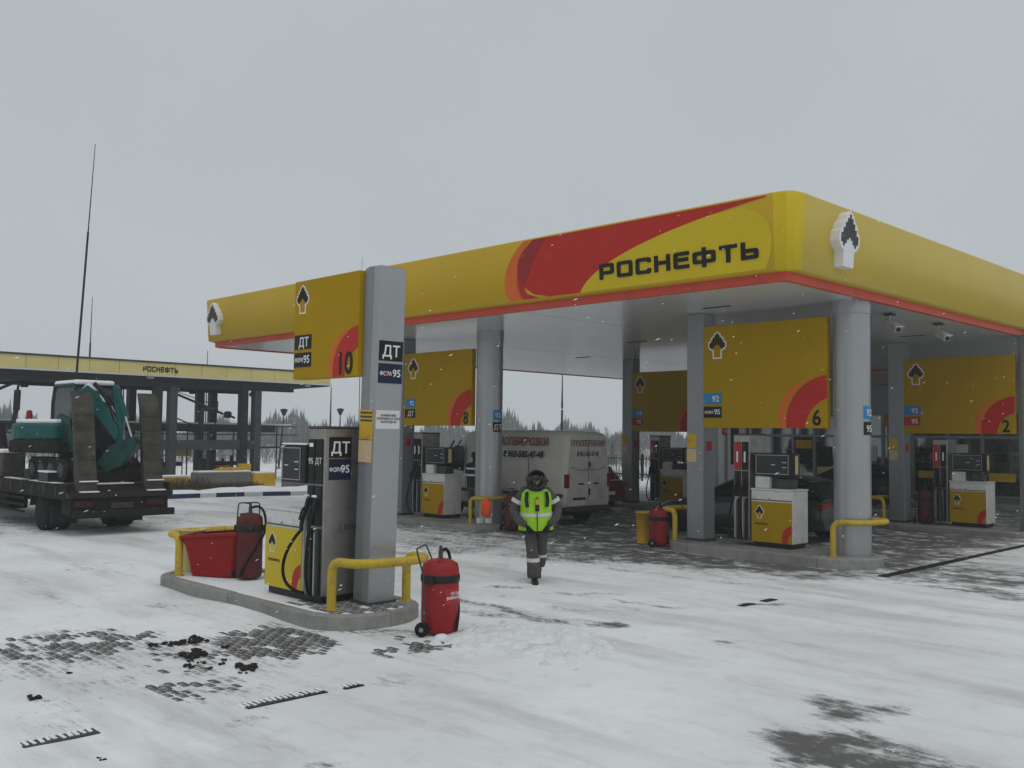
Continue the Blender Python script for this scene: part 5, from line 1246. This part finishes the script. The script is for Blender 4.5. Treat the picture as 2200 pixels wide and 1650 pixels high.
def arm_(lab, y, s):  # tanker loading arm, no crane: riser pipe, drop arm, coupling, hose
    t = thing('tanker_loading_arm', lab, 'loading arm', (RKX - .6, y, 0), 'steel loading arms on the loading rack')
    x = RKX - .6
    b = MB(); b.tube(smoothpath([(x, y + 1.7, 0), (x, y + 1.7, 3.38), (x, y + 2.45, 3.40)], .22), .11, 10); b.build('riser_pipe', RIGDK, t)
    b = MB(); b.cyl((x, y, 4.18), (x, y + 2.75, 3.18), .055, 8); b.build('drop_arm', RIGDK, t)
    b = MB(); b.cyl((x, y + .1, 4.22), (x, y + 2.2, 3.62), .018, 5); b.build('stay_cable', RIGDK, t)
    b = MB(); b.lathe((x, y + 3.0, 0), [(.08, 2.98), (.17, 3.02), (.17, 3.26), (.08, 3.3)], 12); b.cyl((x, y + 3.0, 3.14), (x, y + 3.35, 3.0), .05, 8); b.cyl((x, y + 2.45, 3.2), (x, y + 2.45, 3.75), .06, 8); b.build('coupling', RIGDK, t)
    b = MB(); b.cyl((x, y + 2.4, 3.35), (x, y + 2.4, 1.9), .03, 6); b.build('drop_hose', RUBBER, t)
    for z in (2.75, 2.45): MB().cyl((x, y + .1, z + .35), (x, y + 1.55, z - .2), .03, 6).build('brace', RIGDK, t)
    return t
arm_('dark loading arm with valve, hanging between the two column pairs', 18.8, 1)
t = thing('tanker_loading_arm', 'dark folded loading arm hanging at the left end, over the lorry', 'loading arm', (RKX - .6, 12.4, 0), 'steel loading arms on the loading rack')
x = RKX - .4
b = MB(); b.cyl((x, 12.75, 4.3), (x, 12.7, 3.9), .05, 8); b.cyl((x, 12.7, 3.9), (x, 12.68, 3.1), .13, 10); b.cyl((x, 12.68, 3.1), (x, 12.6, 2.7), .09, 8); b.build('drop_pipe', RIGDK, t)
b = MB(); b.cyl((x, 12.55, 2.75), (x, 12.2, 2.25), .025, 6); b.cyl((x, 12.65, 2.75), (x, 12.3, 2.2), .025, 6); b.build('linkage', RIGDK, t)
b = MB(); b.cyl((x, 12.15, 2.3), (x, 12.1, 1.6), .16, 10); b.cyl((x, 11.9, 3.2), (x, 11.9, 2.2), .12, 10); b.build('coupling', RIGDK, t)
b = MB(); b.cyl((x, 12.6, 4.2), (x, 11.2, 3.5), .06, 8); b.build('drop_arm', RIGDK, t)

# blocks, planters, painted kerb on the far side of the drive
def block(nm, lab, c, d, m, top=SNOW, cat='block', grp='low blocks at the far kerb', bev=.03):
    t = thing(nm, lab, cat, (c[0], c[1], 0), grp)
    MB().cb((c[0], c[1], d[2] / 2), d).build('block_body', m, t, bevel=bev)
    if top: MB().cb((c[0], c[1], d[2] + .035), (d[0] * .96, d[1] * .96, .07)).build('snow_cap', top, t, bevel=.03)
    return t
block('concrete_block', 'long grey concrete planter wall left of the yellow block', (-38.3, 20.35, 0), (.7, 2.5, .62), CONC2)
block('concrete_block', 'yellow painted low concrete block with snow on top', (-38.1, 22.15, 0), (.7, 1.05, .55), YELPL)
block('concrete_block', 'plain grey concrete block just left of the nearest fuel pump display', (-36.6, 23.75, 0), (.7, 2.6, .6), CONC2)
block('concrete_block', 'yellow and white block half hidden by the right loading ramp', (-37.6, 17.7, 0), (.7, 1.3, .5), YELPL)
block('yellow_cabinet', 'small upright yellow cabinet behind the grey planter wall', (-38.9, 21.75, 0), (.35, .5, .95), YELPL, None, 'cabinet', None)
pth = thing('yellow_hatch_cover', 'flat yellow hatch cover lying on the grey planter wall', 'cover', (-38.3, 20.7, .68))
MB().prism([(-.1, .0), (1.2, .0), (1.1, .12), (.25, .10)], lambda u, v, d: (-38.3 + d, 20.1 + u, .70 + v), -.25, .25).build('cover_plate', YELPL, pth)
for k, (y0, m) in enumerate(((12.4, KERBB), (13.9, STOREWH), (15.2, KERBB), (16.45, STOREWH), (16.75, KERBB), (18.0, STOREWH), (18.6, KERBB), (19.55, STOREWH), (21.2, KERBB), (22.4, STOREWH))):
    pass
kb = thing('painted_kerb', 'low kerb painted in alternating blue and white bars along the far drive', 'kerb', (-31.8, 17, 0))
kp = [(-32.35, 13.6), (-32.30, 15.0), (-32.25, 16.3), (-32.2, 16.9), (-32.1, 17.95), (-31.9, 18.6), (-31.55, 19.55), (-31.2, 20.6), (-30.9, 21.8)]
for k, (a, c) in enumerate(zip(kp, kp[1:])):
    b = MB(); A = Vector((*a, 0)); B_ = Vector((*c, 0)); d = (B_ - A).normalized() * .01
    b.prism([(-.07, -.05), (.07, -.05), (.07, .135), (.05, .155), (-.05, .155), (-.07, .135)], lambda u, v, q: tuple((A + d if q == 0 else B_ - d) + Vector((u, 0, v))), 0, 1)
    b.build('kerb_segment', KERBB if k % 2 == 1 else STOREWH, kb)
bank = MB(); n = 60
rg_ = []
for k in range(n + 1):
    y = 10 + k * .32; h = .16 + .07 * math.sin(y * 1.7) + .05 * math.sin(y * 4.1 + 1)
    rg_.append([(-36.2 + .2 * math.sin(y), y, -.02), (-35.2, y, h * .7), (-34.2, y, h), (-33.4, y, h * .6), (-32.75, y, -.02)])
bank.smooth = True; bank.loft(rg_); tag(bank.build('snow_bank', SNOW, None), 'low snow bank behind the blue and white kerb', kind='stuff')
# dry grass and scrub strip in front of the rack
g = MB()
for k in range(3900):
    y = U(13.5, 21.4); x = -36.9 + U(-.7, .5) + (.5 if y < 17 else 0); h = U(.25, .62) * (1 if y < 19 else .55)
    a = U(0, 6.28); w = .012; dx, dy = U(-.16, .16), U(-.16, .16)
    g.add([(x - w * math.cos(a), y - w * math.sin(a), 0), (x + w * math.cos(a), y + w * math.sin(a), 0), (x + dx, y + dy, h)], [(0, 1, 2)])
tag(g.build('dry_grass', DRYGRASS, None, fixn=False), 'strip of brown dry grass in front of the loading rack', kind='stuff')
# low equipment beyond the rack
def pump_set(lab, x, y, c):
    t = thing('pipe_manifold', lab, 'pipework', (x, y, 0), 'low pipe manifolds under the rack')
    b = MB()
    for k in range(4): b.cyl((x, y + k * .5, 0), (x, y + k * .5, 1.0 + .15 * (k % 2)), .09, 8)
    b.cyl((x, y - .4, .75), (x, y + 2.0, .75), .11, 8); b.build('pipes', RIGDK, t)
    b = MB(); b.lathe((x + .35, y + .8, .4), [(.05, -.6), (.26, -.55), (.26, .4), (.1, .5)], 14, 'Y'); b.build('motor', c, t)
    MB().box(x - .3, x + .5, y - .4, y + 2, 1.16, 1.22).build('snow_cover', SNOW, t); return t
pump_set('low grey pipe manifold behind the drop hose of the loading arm', -45.5, 20.0, CONC2)
pump_set('low pipe manifold with snowy lid right of the other manifold', -45.5, 23.2, YELPL)
for x, y, lab in ((-44.6, 21.6, 'faded yellow square warning board on a thin stem under the rack'),):
    t = thing('warning_board', lab, 'sign', (x, y, 0)); MB().box(x - .02, x + .02, y - .02, y + .02, 0, 1.6).build('stem', RIGDK, t); MB().box(x + .021, x + .04, y - .45, y + .45, 1.15, 1.75).build('board', YELPALE, t)

# masts and lamp posts
def mast(nm, lab, x, y, h, r0, r1, lean=(0, 0), cat='mast', head=None, grp=None, step=.62):
    t = thing(nm, lab, cat, (x, y, 0), grp)
    b = MB(); b.tube([(x, y, 0), (x + lean[0] * step, y + lean[1] * step, h * step)], r0, 8, True, [r0, r0 * .8]); b.build('pole', RIGDK, t)
    b = MB(); b.tube([(x + lean[0] * step, y + lean[1] * step, h * step), (x + lean[0], y + lean[1], h)], r1, 6, True, [r1, r1 * .5]); b.build('tip_rod', RIGDK, t)
    if head == 'lamp':
        b = MB(); b.lathe((x + lean[0], y + lean[1], 0), [(.08, h - .1), (.24, h + .25), (.26, h + .3), (.05, h + .36)], 12); b.build('lamp_head', RIGDK, t)
    MB().lathe((x, y, 0), [(r0 * 2, 0), (r0 * 2, .1), (r0 * 1.2, .14)], 10).build('foot', CONC2, t)
    return t
mast('lightning_mast', 'very tall thin leaning mast rising behind the excavator', -33.0, 12.0, 12.0, .045, .022, (.3, .42), step=.75)
mast('lightning_mast', 'short thin rod rising above the loading rack fascia', -43.5, 16.55, 8.3, .05, .025, (.0, .08), step=.75)
mast('lightning_mast', 'hair thin rod seen through the rack, above its handrail', -58, 29.6, 7.6, .05, .04)
mast('lamp_post', 'leaning lamp post with round head right of the rack', -55, 33.2, 3.55, .07, .07, (.1, .25), 'lamp post', 'lamp', 'far lamp posts beyond the rack')
mast('lamp_post', 'lamp post with round head just above the nearest pump tower', -55, 37.85, 3.7, .07, .07, (.0, .05), 'lamp post', 'lamp', 'far lamp posts beyond the rack')
mast('flag_pole', 'bare tapering pole next to the end of the rack fascia', -55, 37.1, 5.5, .07, .06, (.0, .02), 'pole')
mast('flag_pole', 'bare grey pole seen under the canopy above the white van', -50.1, 55, 7.2, .10, .07, (.0, .0), 'pole', step=.7)
mast('antenna_rod', 'thin antenna rod standing on the canopy roof edge', -23.0, 16.5, 7.5, .012, .01, cat='antenna')

# perimeter fence to the right of the van
fn = thing('picket_fence', 'dark metal perimeter fence with posts beyond the forecourt', 'fence', (-30, 41, 0))
A = Vector((-48, 37.5, 0)); B_ = Vector((-20, 43.5, 0)); L_ = (B_ - A).length; D = (B_ - A).normalized()
for k in range(int(L_ / 2.4) + 1):
    p = A + D * k * 2.4; MB().box(p.x - .04, p.x + .04, p.y - .04, p.y + .04, 0, 1.45).build('post', RIGDK, fn)
for z in (.35, 1.18):
    b = MB(); b.tube([A + Vector((0, 0, z)), B_ + Vector((0, 0, z))], .03, 4); b.build('rail', RIGDK, fn)
b = MB()
for k in range(int(L_ / .16)):
    p = A + D * (k * .16 + .08); b.box(p.x - .012, p.x + .012, p.y - .012, p.y + .012, .2, 1.36)
tag(b.build('picket', RIGDK, fn), kind='stuff')
wl_ = MB()
for k in range(9): 
    a = A + D * k * 3.2; wl_ = MB(); wl_.box(a.x, a.x + 3.1, a.y + 5, a.y + 5.3, 0, .8)
    break
bs = MB()
for k in range(2600):
    q = U(0, 1); p = A + (B_ - A) * q + Vector((U(-.8, .8), U(1.0, 4.5), 0)); h = U(.3, .9); a = U(0, 6.28); w = .015
    bs.add([(p.x - w * math.cos(a), p.y - w * math.sin(a), 0), (p.x + w * math.cos(a), p.y + w * math.sin(a), 0), (p.x + U(-.25, .25), p.y + U(-.25, .25), h)], [(0, 1, 2)])
tag(bs.build('dry_scrub', DRYGRASS, None, fixn=False), 'brown dry scrub standing behind the picket fence', kind='stuff')

# ---------------------------------------------------------------- far trees
def tree_birch(seed, h):
    rg = random.Random(seed); t = thing('birch_tree', 'x', 'tree', (0, 0, 0))
    tr = MB(); tr.tube([(0, 0, 0), (rg.uniform(-.1, .1), rg.uniform(-.1, .1), h * .5), (rg.uniform(-.15, .15), rg.uniform(-.15, .15), h * .93)], .1, 5, True, [.014 * h, .009 * h, .002 * h]); tr.build('trunk', TRUNK, t)
    cr = MB()
    for k in range(60):
        z = h * rg.uniform(.15, .93); a = rg.uniform(0, 6.28); l = (h - z) * .38 + .35
        p0 = Vector((0, 0, z)); p1 = p0 + Vector((math.cos(a) * l * .6, math.sin(a) * l * .6, l * .9)); p2 = p1 + Vector((math.cos(a) * l * .25, math.sin(a) * l * .25, l * .25))
        cr.tube([p0, p1, p2], .02, 3, False, [.018, .011, .004])
        for q in range(17):
            f = rg.random(); s = p0.lerp(p1, f) if rg.random() < .5 else p1.lerp(p2, f); b_ = rg.uniform(0, 6.28); m = rg.uniform(.3, .8)
            e = s + Vector((math.cos(b_) * m * .5, math.sin(b_) * m * .5, m * rg.uniform(.2, .9))); w = Vector((-math.sin(b_), math.cos(b_), 0)) * .013
            cr.add([s - w, s + w, e], [(0, 1, 2)])
    cr.build('crown', TWIG, t, fixn=False); return t
def tree_spruce(seed, h):
    rg = random.Random(seed); t = thing('spruce_tree', 'x', 'tree', (0, 0, 0))
    MB().tube([(0, 0, 0), (0, 0, h * .97)], .1, 5, True, [.013 * h, .001 * h]).build('trunk', TRUNK, t)
    cr = MB(); nl = 20
    for k in range(nl):
        z = h * (.12 + .86 * k / nl); rad = h * .27 * (1 - k / nl) ** .85 + .08
        for q in range(9):
            a = rg.uniform(0, 6.28); l = rad * rg.uniform(.6, 1.15); w = rg.uniform(.10, .2) * (1 - .5 * k / nl) * h * .08 + .05
            d = Vector((math.cos(a), math.sin(a), 0)); n = Vector((-math.sin(a), math.cos(a), 0)); p = Vector((0, 0, z + rg.uniform(-.1, .1)))
            e = p + d * l + Vector((0, 0, -l * rg.uniform(.15, .5)))
            cr.add([p, p + d * l * .5 + n * w + Vector((0, 0, -l * .12)), e, p + d * l * .5 - n * w + Vector((0, 0, -l * .16))], [(0, 1, 2, 3)])
    cr.build('crown', NEEDLE, t, fixn=False); return t
protos = [(tree_birch(k, 6.5), 'birch', 6.5) for k in range(4)] + [(tree_spruce(50 + k, 6.5), 'spruce', 6.5) for k in range(3)]
LB = {'birch': 'bare leafless grey birch in the hazy row beyond the forecourt', 'spruce': 'hazy grey spruce standing in the far row of trees'}
GR = {'birch': 'bare birches in the far tree row', 'spruce': 'spruces in the far tree row'}
usedp = set()
def plant(x, y, h):
    k = int(rnd() * 7) if rnd() < .8 else 4 + int(rnd() * 3)
    pr, kind, ph = protos[k]; s = h / ph
    if k not in usedp: usedp.add(k); o = pr; o.location = (x, y, -.1); o.rotation_euler = (0, 0, U(0, 6.28)); o.scale = (s, s, s)
    else: o = dup(pr, None, (x, y, -.1), U(0, 6.28), scale=(s, s, s))
    o['label'] = LB[kind]; o['group'] = GR[kind]
def polar(px, d):
    """ground point d metres out along the sight line through picture column px of the photograph"""
    u = (px - 1100) / 2066; v = Vector((-.711, .703, 0)) + Vector((.703, .711, 0)) * u
    return v.normalized() * d
for k in range(290):
    px = U(-250, 1620); d = U(78, 175)
    p = polar(px, d)
    env = .8 + .35 * math.sin(px * .011) + .25 * math.sin(px * .037 + 2)
    h = (2.3 + d * .0145 * env * U(.55, 1.35)) if rnd() < .8 else 2.4 + d * .019 * env * U(.6, 1.15)
    if d < 100: h *= U(.75, 1.)
    plant(p.x, p.y, max(1.8, h * .70))
sc_ = MB()
for k in range(12000):
    px = U(-300, 1650); p = polar(px, U(72, 120)); h = U(.7, 2.0); a = U(0, 6.28); w = .02
    sc_.add([(p.x - w * math.cos(a), p.y - w * math.sin(a), 0), (p.x + w * math.cos(a), p.y + w * math.sin(a), 0), (p.x + U(-.4, .4), p.y + U(-.4, .4), h)], [(0, 1, 2)])
tag(sc_.build('undergrowth', TWIG, None, fixn=False), 'grey leafless undergrowth at the foot of the far tree row', kind='stuff')
fw_ = MB()
for k in range(15000):
    px = U(-600, 1900); d = U(150, 240); p = polar(px, d)
    env = 3.7 + 1.1 * math.sin(px * .013) + 1.1 * math.sin(px * .041 + 1) + .9 * math.sin(px * .11)
    z = env * rnd() ** .8 * .95; a = U(0, 6.28); w = U(.25, .7) * (1.1 - z / env * .7); h = U(.6, 1.7)
    fw_.add([p + Vector((w * math.cos(a), w * math.sin(a), z - .5)), p + Vector((-w * math.cos(a), -w * math.sin(a), z - .5)), p + Vector((U(-.2, .2), U(-.2, .2), z + h))], [(0, 1, 2)])
tag(fw_.build('distant_wood', NEEDLE, None, fixn=False), 'distant wood fading into the snowy air', kind='stuff')

# ---------------------------------------------------------------- drain channel, clods, swept heap, cameras, flakes
dr = thing('drain_channel', 'long dark slotted drain channel running along the forecourt, partly snowed over', 'drain', (-7.55, 15, 0))
barp = MB().box(-.09, .0, -.014, .014, -.03, .012).build('grate_bar', SNOW, None); barp.parent = dr
nb_ = 0
def slots(y0, y1, xr, w=.15, step=.052):
    """dark slot strip with snow packed between the slot ends on its far side"""
    global nb_
    MB().box(xr - w, xr, y0, y1, -.06, .005).build('channel', BLKP, dr)
    y = y0 - .005
    while y < y1 + .02:
        o = barp if nb_ == 0 else barp.copy()
        if nb_: col.objects.link(o)
        nb_ += 1
        L = U(.95, 1.35) * w / .15; o.scale = (L, U(.85, 1.2), 1); o.location = Vector((xr - w + .09 * L - .01, y + U(-.005, .005), 0)) - ORG[dr]; o.rotation_euler = (0, 0, U(-.12, .12)); y += step
slots(2.54, 3.10, -7.64, .16); slots(4.27, 5.07, -7.46, .16); slots(5.25, 5.46, -7.44, .11)
for a, c, w in ((11.85, 12.15, .12), (12.45, 12.75, .12), (16.3, 41.5, .17)):
    MB().box(-7.45, -7.45 + w, a, c, -.05, .006).build('channel', BLKP, dr)
for k in range(60):
    y = 16.35 + k * .42
    MB().box(-7.46, -7.27, y, y + .02, -.02, .010).build('grate_rib', DKGREY, dr) if k % 2 == 0 else None
CL = [(-10.34, 4.71, .05), (-10.4, 5.23, .05), (-10.23, 5.2, .06), (-10.28, 5.03, .045), (-10.28, 4.93, .06), (-10.24, 5.08, .05), (-9.61, 4.86, .09), (-9.52, 4.8, .06), (-9.68, 4.78, .045), (-8.78, 5.0, .07), (-8.68, 5.02, .045), (-8.86, 4.95, .04), (-9.23, 4.76, .035), (-9.71, 5.28, .04), (-9.17, 4.59, .045), (-9.11, 4.89, .03), (-9.08, 3.06, .035), (-8.98, 3.06, .045), (-9.21, 4.97, .03), (-9.71, 3.62, .025), (-7.03, 2.86, .022), (-9.4, 4.72, .03), (-9.0, 4.7, .025), (-8.6, 4.85, .022)]
for k, (x, y, r) in enumerate(CL):
    b = MB(); rg = random.Random(k)
    for q in range(9 if r > .055 else 5): b.lump((x + rg.uniform(-1, 1) * r * 1.5, y + rg.uniform(-1, 1) * r * 1.2, r * .22), r * rg.uniform(.3, .75), k * 17 + q, 1, (1, 1, .62), .4)
    lab = {6: 'widest crumbly dark clod heap in the middle of the dirt scatter', 9: 'dark crumbled clod heap at the right end of the dirt scatter'}.get(k, 'small dark crumb of frozen dirt dropped on the snow before the near island')
    tag(b.build('dirt_clod', CLOD, None, org=(x, y, 0)), lab, 'clod', 'frozen dirt clods scattered on the snow')
rs = np.random.RandomState(5)
hx, hy = np.meshgrid(np.linspace(-9.1, -6.5, 130), np.linspace(6.9, 9.0, 110))
base_ = np.zeros_like(hx)
for cx, cy, r, hh in HEAP: base_ = np.maximum(base_, hh * 1.1 * np.exp(-(((hx - cx) / (r * 1.1)) ** 2 + ((hy - cy) / r) ** 2)))
hz_ = base_ * .6
for k in range(520):
    cx, cy, r, hh = HEAP[rs.randint(5)]; x0, y0 = cx + rs.randn() * r * .75, cy + rs.randn() * r * .6; rr = rs.uniform(.025, .085); am = rs.uniform(.12, .65) * rr
    d2 = ((hx - x0) / rr) ** 2 + ((hy - y0) / (rr * rs.uniform(.6, 1.2))) ** 2
    hz_ = np.maximum(hz_, (base_ * .55 + am * .8) * np.clip(1.25 - d2 ** 1.5, 0, 1))
edge = np.clip(np.minimum(np.minimum(hx + 9.1, -6.5 - hx), np.minimum(hy - 6.9, 9.0 - hy)) / .25, 0, 1)
hz_ = hz_ * edge - .022 * (hz_ < .012)
n0, n1_ = hx.shape; ii = np.arange(n0 * n1_).reshape(n0, n1_)
h = MB(); h.smooth = True
h.add(np.stack([hx, hy, hz_ + .004], -1).reshape(-1, 3).tolist(), np.stack([ii[:-1, :-1], ii[:-1, 1:], ii[1:, 1:], ii[1:, :-1]], -1).reshape(-1, 4).tolist())
tag(h.build('snow_heap', HEAPS, None, fixn=False, org=(-7.85, 7.9, 0)), 'low lumpy heap of shovelled snow right of the red extinguisher', kind='stuff')
for x, y, lab in ((-8.72, 19.75, 'white camera under the canopy edge, nearer the round column'), (-8.64, 22.1, 'white camera under the canopy edge, farther along the red trim')):
    t = thing('security_camera', lab, 'camera', (x, y, CZ), 'cameras under the canopy edge')
    MB().box(x - .09, x + .09, y - .09, y + .09, CZ - .05, CZ - .002).build('mount', DKGREY, t)
    b = MB(); b.tube([(x, y, CZ - .04), (x, y, CZ - .2), (x + .08, y - .06, CZ - .26)], .022, 6); b.build('bracket', WHITE, t)
    M = Matrix.Translation((x + .12, y - .1, CZ - .3)) @ Matrix.Rotation(R(-40), 4, 'Z') @ Matrix.Rotation(R(22), 4, 'Y')
    MB().cb((0, 0, 0), (.46, .14, .13), M).build('housing', WHITE, t, bevel=.02)
    MB().cb((.02, 0, .078), (.54, .18, .015), M).build('sun_shield', WHITE, t)
    b = MB(); b.tube([tuple(M @ Vector((.231, 0, 0))), tuple(M @ Vector((.25, 0, 0)))], .05, 12); b.build('lens', BLKP, t)
fl = MB(); rg = random.Random(11)
for k in range(3400):
    d = 4 + 24 * rg.random() ** 1.1; px = rg.uniform(-100, 2300); p = polar(px, d); z = CAM_H + d * rg.uniform(-.42, .5)
    if z < .05: continue
    r = rg.uniform(.0011, .0030); e = rg.uniform(1.5, 5.5); dv = (Vector((-.70, -.71, -.45)) + Vector((rg.uniform(-.15, .15), rg.uniform(-.15, .15), rg.uniform(-.12, .12)))).normalized(); n1 = dv.orthogonal().normalized(); n2 = dv.cross(n1)
    c = Vector((p.x, p.y, z))
    fl.add([c + dv * r * e, c - dv * r * e, c + n1 * r, c - n1 * r, c + n2 * r, c - n2 * r], [(0, 2, 4), (0, 4, 3), (0, 3, 5), (0, 5, 2), (1, 4, 2), (1, 3, 4), (1, 5, 3), (1, 2, 5)])
tag(fl.build('falling_snow', SNOW, None, fixn=False), 'loose snowflakes falling through the air', kind='stuff')

# ---------------------------------------------------------------- winter air
hz = MB().box(-430, 320, -330, 430, -3, 16).build('haze', [], None)
tag(hz, 'thin winter haze', kind='stuff')
hm = bpy.data.materials.new('winter_air'); hm.use_nodes = True
for n in list(hm.node_tree.nodes): hm.node_tree.nodes.remove(n)
ho = hm.node_tree.nodes.new('ShaderNodeOutputMaterial'); hv = hm.node_tree.nodes.new('ShaderNodeVolumePrincipled')
hv.inputs['Color'].default_value = (.92, .95, .97, 1); hv.inputs['Density'].default_value = .0013; hv.inputs['Anisotropy'].default_value = .2
hm.node_tree.links.new(hv.outputs[0], ho.inputs['Volume'])
hz.data.materials.append(hm)
